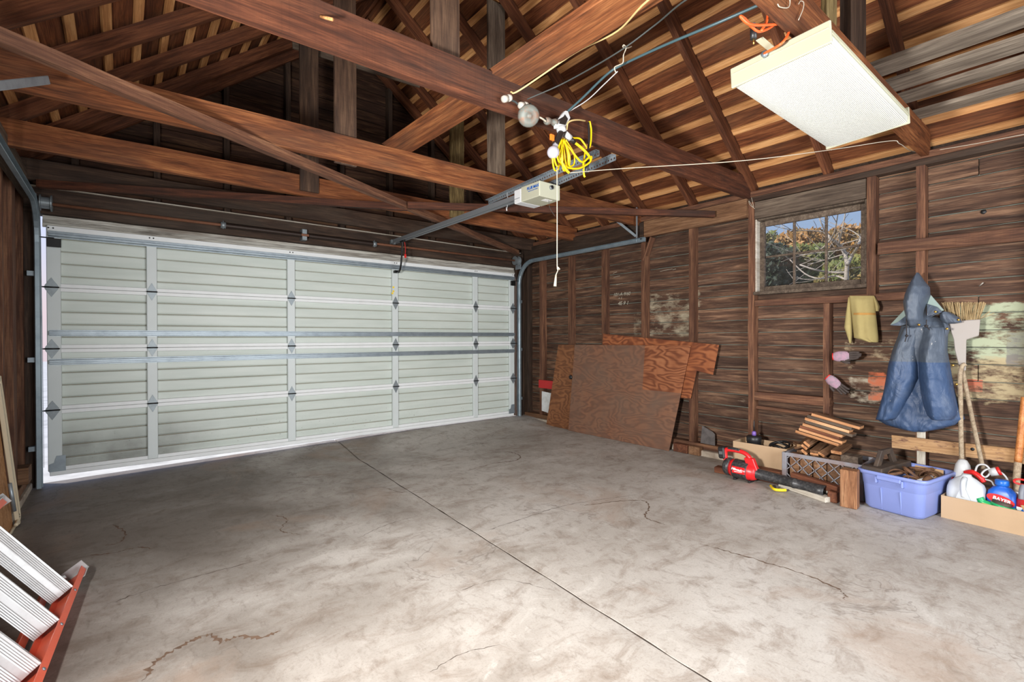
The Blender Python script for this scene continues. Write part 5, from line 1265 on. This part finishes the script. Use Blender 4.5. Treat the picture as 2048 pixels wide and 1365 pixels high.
for i, (a, b, r, m, lab) in enumerate((((-.04, -.19, .24), (.03, .02, .262), .011, 'rusty_iron', 'rusty iron bar slanting over the horseshoes'), ((.06, .12, .25), (.155, -.02, .262), .012, 'rusty_iron', 'thick rusty file at the right of the bin'),
                               ((.12, -.17, .23), (.15, -.03, .25), .016, 'white_plastic', 'white plastic pipe piece in the bin'), ((-.02, .02, .25), (.09, .17, .265), .012, 'scrap_wood', 'wooden stick across the back of the bin'))):
    o = tube('iron_bar', [inbin(*a), inbin(*b)], r, m, None, 8, smooth=False); tag(o, lab, 'bar')
p = inbin(.155, -.13, .235); o = tube('pipe_elbow', [p, inbin(.16, -.09, .262)], .022, 'rusty_iron', None, 12, smooth=False); tag(o, 'round metal cap end at the right rim inside the bin', 'pipe')
# ---- second carton with bottles
M2 = facing(4.80, -4.985, 0.0, -4); c2 = thing('cardboard_box', (0, 0, 0), 'long low cardboard box of bottles at the right edge', 'box', M=M2)
openbox('carton', M2, .62, .30, .145, .005, 'cardboard', c2)
def in2(u, v, z=.006): return M2 @ V((u, v, z))
# white jug
Mj = M2 @ Matrix.Translation(V((-.208, -.045, .006)))
jg = thing('plastic_jug', (0, 0, 0), 'large translucent white jug at the left of the long carton', 'jug', M=Mj)
def jr(w, d, r, z, c=(0, 0)): return rrect(w, d, r, z, 5, c)
loft('body', [jr(.165, .13, .03, 0), jr(.178, .142, .035, .01), jr(.182, .144, .035, .16), jr(.178, .14, .04, .195), jr(.165, .112, .045, .225), jr(.105, .075, .035, .252), jr(.055, .05, .02, .268), jr(.044, .044, .02, .282), jr(.02, .02, .009, .283)], 'jug_white', jg, Mj)
tube('handle', [Mj @ V(q) for q in ((.0, -.045, .262), (.0, -.078, .245), (.0, -.084, .205), (.0, -.074, .15))], .014, 'jug_white', jg, 10)
poly('front_facet', [Mj @ V(q) for q in ((-.075, -.0735, .02), (.075, -.0735, .02), (.014, -.084, .20), (-.014, -.084, .20))], .004, (-1, 0, 0), 'jug_white', jg, bev=.001)
# sprayer behind
Ms = M2 @ Matrix.Translation(V((-.255, .085, .006)))
sp = thing('spray_bottle', (0, 0, 0), 'white spray wand bottle with red trigger and coiled hose', 'spray bottle', M=Ms)
loft('body', [jr(.085, .07, .02, 0), jr(.09, .075, .02, .01), jr(.09, .075, .02, .22), jr(.088, .07, .03, .27), jr(.075, .06, .028, .315), jr(.045, .04, .018, .345), jr(.02, .02, .009, .352)], 'white_plastic', sp, Ms)
def S2(u, v, z): return Ms @ V((u, v, z))
tube('trigger', [S2(.02, -.03, .27), S2(.06, -.05, .285), S2(.10, -.06, .262), S2(.115, -.06, .235)], .016, 'red_plastic', sp, 8)
tube('hose', [S2(.07, -.05, .28), S2(.085, -.05, .335), S2(.12, -.045, .345), S2(.145, -.05, .31), S2(.125, -.06, .27), S2(.105, -.06, .285), S2(.13, -.05, .32), S2(.18, -.03, .315), S2(.215, -.03, .28), S2(.225, -.02, .22)], .0055, 'white_plastic', sp, 8)
tube('hose', [S2(.11, -.06, .255), S2(.15, -.06, .25), S2(.165, -.06, .225), S2(.20, -.05, .205)], .005, 'white_plastic', sp, 8)
tube('wand_end', [S2(.14, -.04, .30), S2(.175, -.035, .315)], .026, 'white_plastic', sp, 12, smooth=False)
tube('wand_cap', [S2(.175, -.035, .315), S2(.188, -.033, .321)], .027, 'red_plastic', sp, 12, smooth=False)
tube('trigger_guard', [S2(-.045, -.03, .245), S2(-.05, -.035, .225), S2(-.045, -.035, .205)], .007, 'red_plastic', sp, 8)
# blue bottle
My = M2 @ Matrix.Translation(V((-.048, -.01, .006)) ) @ Matrix.Scale(1.06, 4)
by = thing('pesticide_bottle', (0, 0, 0), 'blue bottle with a red oval label in the long carton', 'bottle', M=M2 @ Matrix.Translation(V((-.048, -.01, .006))))
loft('body', [jr(.12, .075, .02, 0), jr(.126, .08, .022, .008), jr(.128, .082, .022, .15), jr(.118, .076, .03, .19), jr(.08, .06, .025, .215), jr(.046, .046, .02, .225), jr(.046, .046, .02, .232)], 'bayer_blue', by, My)
lathe('cap', [(.030, .230), (.032, .234), (.032, .258), (.027, .262), (.001, .263)], 'blue_plastic', by, My, 20)
ov = []
for k in range(24):
    a = 2*math.pi*k/24; ov.append(My @ V((.0+.060*math.cos(a), -.0418, .150+.029*math.sin(a)-.2*.060*math.cos(a))))
poly('label', ov, .0012, (My.to_3x3() @ V((0, -1, 0))), 'label_red', by, bev=0)
fy = My.to_3x3()
text('lettering', 'BAYER', .028, axes(My @ V((.006, -.0442, .152)), fy @ V((1, 0, -.2)), (0, 0, 1)), 'label_white', by, bold=.0008)
text('lettering', 'ADVANCED', .009, axes(My @ V((.008, -.0442, .133)), fy @ V((1, 0, -.2)), (0, 0, 1)), 'label_white', by)
box('label_band', None, (.085, .001, .03), 'label_white', by, 0, M=My @ Matrix.Translation(V((0, -.0408, .055))))
# green hose-end sprayer
gs = thing('hose_sprayer', in2(-0.070, -.09, .14), 'green hose-end sprayer lying on top of the bottles', 'sprayer')
tube('barrel', [in2(-0.135, -.10, .165), in2(-0.120, -.10, .14), in2(-0.080, -.10, .128), in2(-0.020, -.105, .118), in2(0.025, -.105, .118)], lambda s: .021+.004*s, 'hose_green', gs, 12)
tube('dial', [in2(-0.040, -.085, .135), in2(-0.035, -.082, .162)], .045, 'tote_black', gs, 18, smooth=False)
tube('dial_rim', [in2(-0.042, -.086, .128), in2(-0.038, -.084, .146)], .049, 'hose_green', gs, 18, smooth=False)
tube('nozzle', [in2(0.025, -.11, .118), in2(0.055, -.115, .115)], .02, 'hose_green', gs, 12, smooth=False)
tube('valve', [in2(-0.120, -.115, .13), in2(-0.080, -.12, .125)], .014, 'yellow_plastic', gs, 10, smooth=False)
tube('coupler', [in2(0.050, -.08, .135), in2(0.085, -.085, .12)], .014, 'blue_plastic', gs, 10, smooth=False)
# red pump sprayer
Mr = M2 @ Matrix.Translation(V((.085, -.005, .006)))
rs = thing('pump_sprayer', (0, 0, 0), 'red pump sprayer with a black trigger at the right edge', 'sprayer', M=Mr)
lathe('tank', [(.06, 0), (.072, .01), (.074, .14), (.07, .175), (.055, .21), (.034, .232), (.026, .238), (.026, .255), (.001, .256)], 'red_plastic', rs, Mr, 24)
lathe('pump_collar', [(.03, .25), (.03, .28), (.02, .285), (.02, .30), (.001, .301)], 'black_plastic', rs, Mr, 16)
R2 = lambda u, v, z: Mr @ V((u, v, z))
tube('handle_ring', [R2(-.01, -.02, .30), R2(-.05, -.03, .305), R2(-.075, -.03, .295), R2(-.07, -.03, .278), R2(-.03, -.03, .275), R2(.0, -.02, .285)], .006, 'red_plastic', rs, 8)
tube('trigger_lever', [R2(-.035, -.045, .275), R2(-.038, -.070, .24), R2(-.038, -.078, .195)], .013, 'grey_plastic', rs, 10)
box('tank_label', None, (.07, .001, .075), 'label_white', rs, 0, M=Mr @ Matrix.Rotation(math.radians(-18), 4, 'Z') @ Matrix.Translation(V((-.005, -.0755, .105))))
o = lumber('paint_stick', in2(.055, -.115, .175), in2(.115, -.165, .075), .018, .007, 'plank_yellow', up=(0, 0, 1)); tag(o, 'thin wooden paint stick leaning on the carton rim', 'stick')
o = box('paper_label', None, (.045, .001, .06), 'label_white', None, 0, M=M2 @ Matrix.Translation(V((.0, .03, .185))) @ Matrix.Rotation(.3, 4, 'Z')); tag(o, 'white paper tag between the blue bottle and red sprayer', 'paper')

# ================================================================ LADDER ON ITS SIDE, lower left
Ll = V((-.071, -1, 0)).normalized(); Wl = V((-.58, 0, .815)); Wl = (Wl-Ll*Wl.dot(Ll)).normalized(); Dl = Wl.cross(Ll).normalized()
O_ = V((.338, -2.285, .082))
ld = thing('step_ladder', O_, 'orange step ladder with aluminium treads lying on its side', 'ladder')
def LP(l, w, d): return O_+Ll*l+Wl*w+Dl*d
def lbar(name, a, b, w, h, mat, up, par=ld): return lumber(name, a, b, w, h, mat, par, up=up, bev=.002)
LW = .46
for w in (0, LW):
    sgn = 1 if w == 0 else -1
    g = [barg(LP(-.02, w, 0), LP(1.95, w, 0), .026, .004, up=Dl), barg(LP(-.02, w-.012*sgn, -.040), LP(1.95, w-.012*sgn, -.040), .004, .080, up=Dl), barg(LP(-.02, w, -.080), LP(1.95, w, -.080), .026, .004, up=Dl)]
    v, f = merge(g); mob('rail', v, f, 'fibreglass_orange', ld)
    g = [barg(LP(-.05, w-.016*sgn, -.04), LP(.06, w-.016*sgn, -.04), .004, .092, up=Dl), barg(LP(-.055, w+.004, -.04), LP(-.05, w+.004, -.04), .05, .092, up=Dl)]
    ft = mob('foot', *merge(g), 'aluminium', ld)
    for l in (.24, .55, .86, 1.17): tube('rivet', [LP(l, w, .002), LP(l, w, .006)], .006, 'galvanised', ld, 8, smooth=False)
TREADS = (.225, .535, .845, 1.155, 1.465, 1.775)
tp = None
for l in TREADS:
    # tread plate with fine ribs on the face that is up when the ladder stands
    tn = (Ll*.96+Dl*.28).normalized(); td = (Dl*.96-Ll*.28).normalized()
    c = LP(l, LW/2, -.042)
    vs_, fs = [], []; n = 28; dep = .088
    for i in range(n+1):
        y = -dep/2+dep*i/n; rib = .0012 if (i % 2 and (i < 11 or 15 < i < 27)) else 0
        for x in (-LW/2+.014, LW/2-.014): vs_.append(c+Wl*x+td*y+tn*(.004-rib))
    for i in range(n): fs.append((2*i, 2*i+1, 2*i+3, 2*i+2))
    k = len(vs_)
    for (y, q) in ((dep/2, -.028), (dep/2-.004, -.028), (dep/2-.004, 0.), (-dep/2+.004, 0.), (-dep/2+.004, -.028), (-dep/2, -.028)):
        for x in (-LW/2+.014, LW/2-.014): vs_.append(c+Wl*x+td*y+tn*q)
    chain = [2*n]+[k+2*i for i in range(6)]+[0]
    for a, b in zip(chain[:-1], chain[1:]): fs.append((a, a+1, b+1, b))
    mob('tread', vs_, fs, 'aluminium', ld, auto=1)
for w in (.03, LW-.03): lbar('rear_leg', LP(.03, w, -.125), LP(1.8, w, -.105), .03, .022, 'fibreglass_orange', Dl)
for l in (.3, .9, 1.5): lbar('rear_brace', LP(l, .03, -.125), LP(l, LW-.03, -.125), .03, .004, 'aluminium', Dl)
lbar('spreader', LP(.0, .02, -.06), LP(.16, .10, -.11), .018, .004, 'aluminium', Dl)

# ================================================================ FOLDED TABLE LEANING ON THE LEFT WALL
tb = thing('folding_table', (-.03, -1.4, 0), 'folded table with cream metal legs leaning on the left wall', 'folding table')
upT = V((-.085, 0, 1.0)).normalized(); nT = V((1.0, 0, .085)).normalized()
def TP(y, s, n=0): return V((-.045, y, .012))+upT*s+nT*n
poly('table_top', [TP(-1.06, 0), TP(-1.95, 0), TP(-1.95, .92), TP(-1.06, .92)], .018, nT*-1, 'card_panel', tb)
lumber('leg', TP(-1.03, .0, .018), TP(-1.075, .90, .018), .036, .022, 'beige_metal', tb, up=nT)
tube('leg_frame', [TP(-1.12, .02, .022), TP(-1.03, .03, .022), TP(-1.0, .07, .022), TP(-1.00, .20, .022), TP(-1.045, .88, .022), TP(-1.10, .92, .022), TP(-1.6, .92, .022)], .011, 'beige_metal', tb, 8)
tube('brace', [TP(-1.20, .30, .03), TP(-1.17, .12, .03)], .010, 'galvanised', tb, 8, smooth=False)
lumber('edge_strip', TP(-1.06, .0, .006), TP(-1.95, .0, .006), .012, .02, 'beige_metal', tb)
for i in range(3): tube('rivet', [TP(-1.03, .03+.015*i, .030), TP(-1.03, .03+.015*i, .0315)], .004, 'black_steel', tb, 6, smooth=False)

# ================================================================ GARDEN SEEN THROUGH THE WINDOW
random.seed(17)
def gy(px, X): return at(px, 600, X=X).y
tb0 = V((8.4, gy(1690, 8.4), -.05)); tree = thing('tree', tb0, 'bare pale-barked tree with a forked trunk outside the window', 'tree')
def branch(p, d, L, r, depth, out):
    pts = [p]; q = p.copy(); dd = d.copy(); n = 4
    for i in range(n):
        dd = (dd+V((random.uniform(-.2, .2), random.uniform(-.28, .28), random.uniform(-.12, .2)))).normalized(); q = q+dd*(L/n); pts.append(q.copy())
    out.append((pts, r))
    if depth > 0:
        for k in range(3):
            i = random.choice((2, 3, 4)); nd = (dd+V((random.uniform(-.5, .5), random.uniform(-1.0, 1.0), random.uniform(-.35, .6)))).normalized()
            branch(pts[i], nd, L*random.uniform(.5, .75), r*.55, depth-1, out)
def tp_(px, py, X=8.4): return at(px, py, X=X)
out = [([tb0, tp_(1692, 640), tp_(1693, 560), tp_(1694, 530)], .085)]
for chain, r in (([(1694, 530), (1690, 508), (1678, 490), (1662, 478), (1650, 465)], .06), ([(1694, 530), (1704, 512), (1716, 492), (1722, 475)], .05), ([(1692, 545), (1660, 545), (1630, 540), (1600, 530)], .035),
                 ([(1693, 560), (1670, 552), (1640, 558), (1610, 548), (1580, 520)], .03), ([(1678, 490), (1684, 460), (1690, 430), (1692, 395)], .022), ([(1662, 478), (1640, 500), (1605, 510), (1570, 500)], .022), ([(1650, 465), (1640, 440), (1632, 420)], .018)):
    pts = [tp_(px, py, 8.4+random.uniform(-.25, .25)) for px, py in chain]; out.append((pts, r))
    for q in pts[1:]:
        branch(q, V((random.uniform(-.4, .4), random.uniform(-1, 1), random.uniform(-.2, .8))).normalized(), .6, r*.3, 1, out)
parts_ = [tube_geo(p, lambda s, r=r: max(.003, .5*r*(1-.4*s)), 6, 3) for p, r in out]
v, f = merge(parts_); mob('branches', v, f, 'bark_pale', tree, smooth=True)
def hedge(name, X, px, py, rpx, rpy, n, size, mat, label):
    """leafy shrub at distance X whose outline in the window is an ellipse about (px, py)"""
    c = at(px, py, X=X); ry = abs(at(px+rpx, py, X=X).y-at(px-rpx, py, X=X).y)/2; rz = abs(at(px, py-rpy, X=X).z-at(px, py+rpy, X=X).z)/2; rx = .7
    t = thing(name, (c.x, c.y, -.06), label, 'shrub', 'shrubs outside the window')
    vs_, fs = [], []
    for i in range(n):
        while True:
            u = V((random.uniform(-1, 1), random.uniform(-1, 1), random.uniform(-1, 1)))
            if .3 < u.length < 1: break
        b = 1+.3*noise.noise(V((u.x*2+c.x, u.y*2+c.y, u.z*2)))
        p = V((c.x+u.x*rx*b, c.y+u.y*ry*b, c.z+u.z*rz*b)); q = (V((-1, .5, .7))+V((random.uniform(-1, 1), random.uniform(-1, 1), random.uniform(-1, 1)))*1.1).normalized(); e = q.orthogonal().normalized(); e = (e*math.cos(i)+q.cross(e)*math.sin(i)); h_ = q.cross(e)
        s = size*random.uniform(.6, 1.4); k = len(vs_)
        vs_ += [p-e*s, p+h_*s*.5, p+e*s, p-h_*s*.5]; fs.append((k, k+1, k+2, k+3))
    tag(mob('foliage', vs_, fs, mat, t), kind='stuff')
    tube('stem', [(c.x, c.y, -.06), (c.x, c.y, c.z)], .05, 'bark_pale', t, 8, smooth=False)
hedge('shrub', 11.0, 1545, 548, 46, 62, 6500, .055, 'leaf_dark', 'dark green shrub at the left of the window view')
hedge('shrub', 11.9, 1615, 550, 56, 62, 6500, .055, 'leaf_green', 'green shrub low in the middle of the window view')
hedge('shrub', 12.8, 1608, 500, 66, 40, 6500, .055, 'leaf_orange', 'orange autumn shrub across the middle of the window view')
hedge('shrub', 13.6, 1695, 502, 56, 50, 6500, .06, 'leaf_orange', 'orange and yellow shrub at the right of the window view')
hedge('shrub', 11.4, 1695, 568, 65, 52, 6500, .05, 'leaf_green', 'low green shrub at the lower right of the window view')
hedge('shrub', 14.5, 1535, 505, 34, 42, 3500, .06, 'leaf_green', 'olive shrub rising at the upper left of the window view')
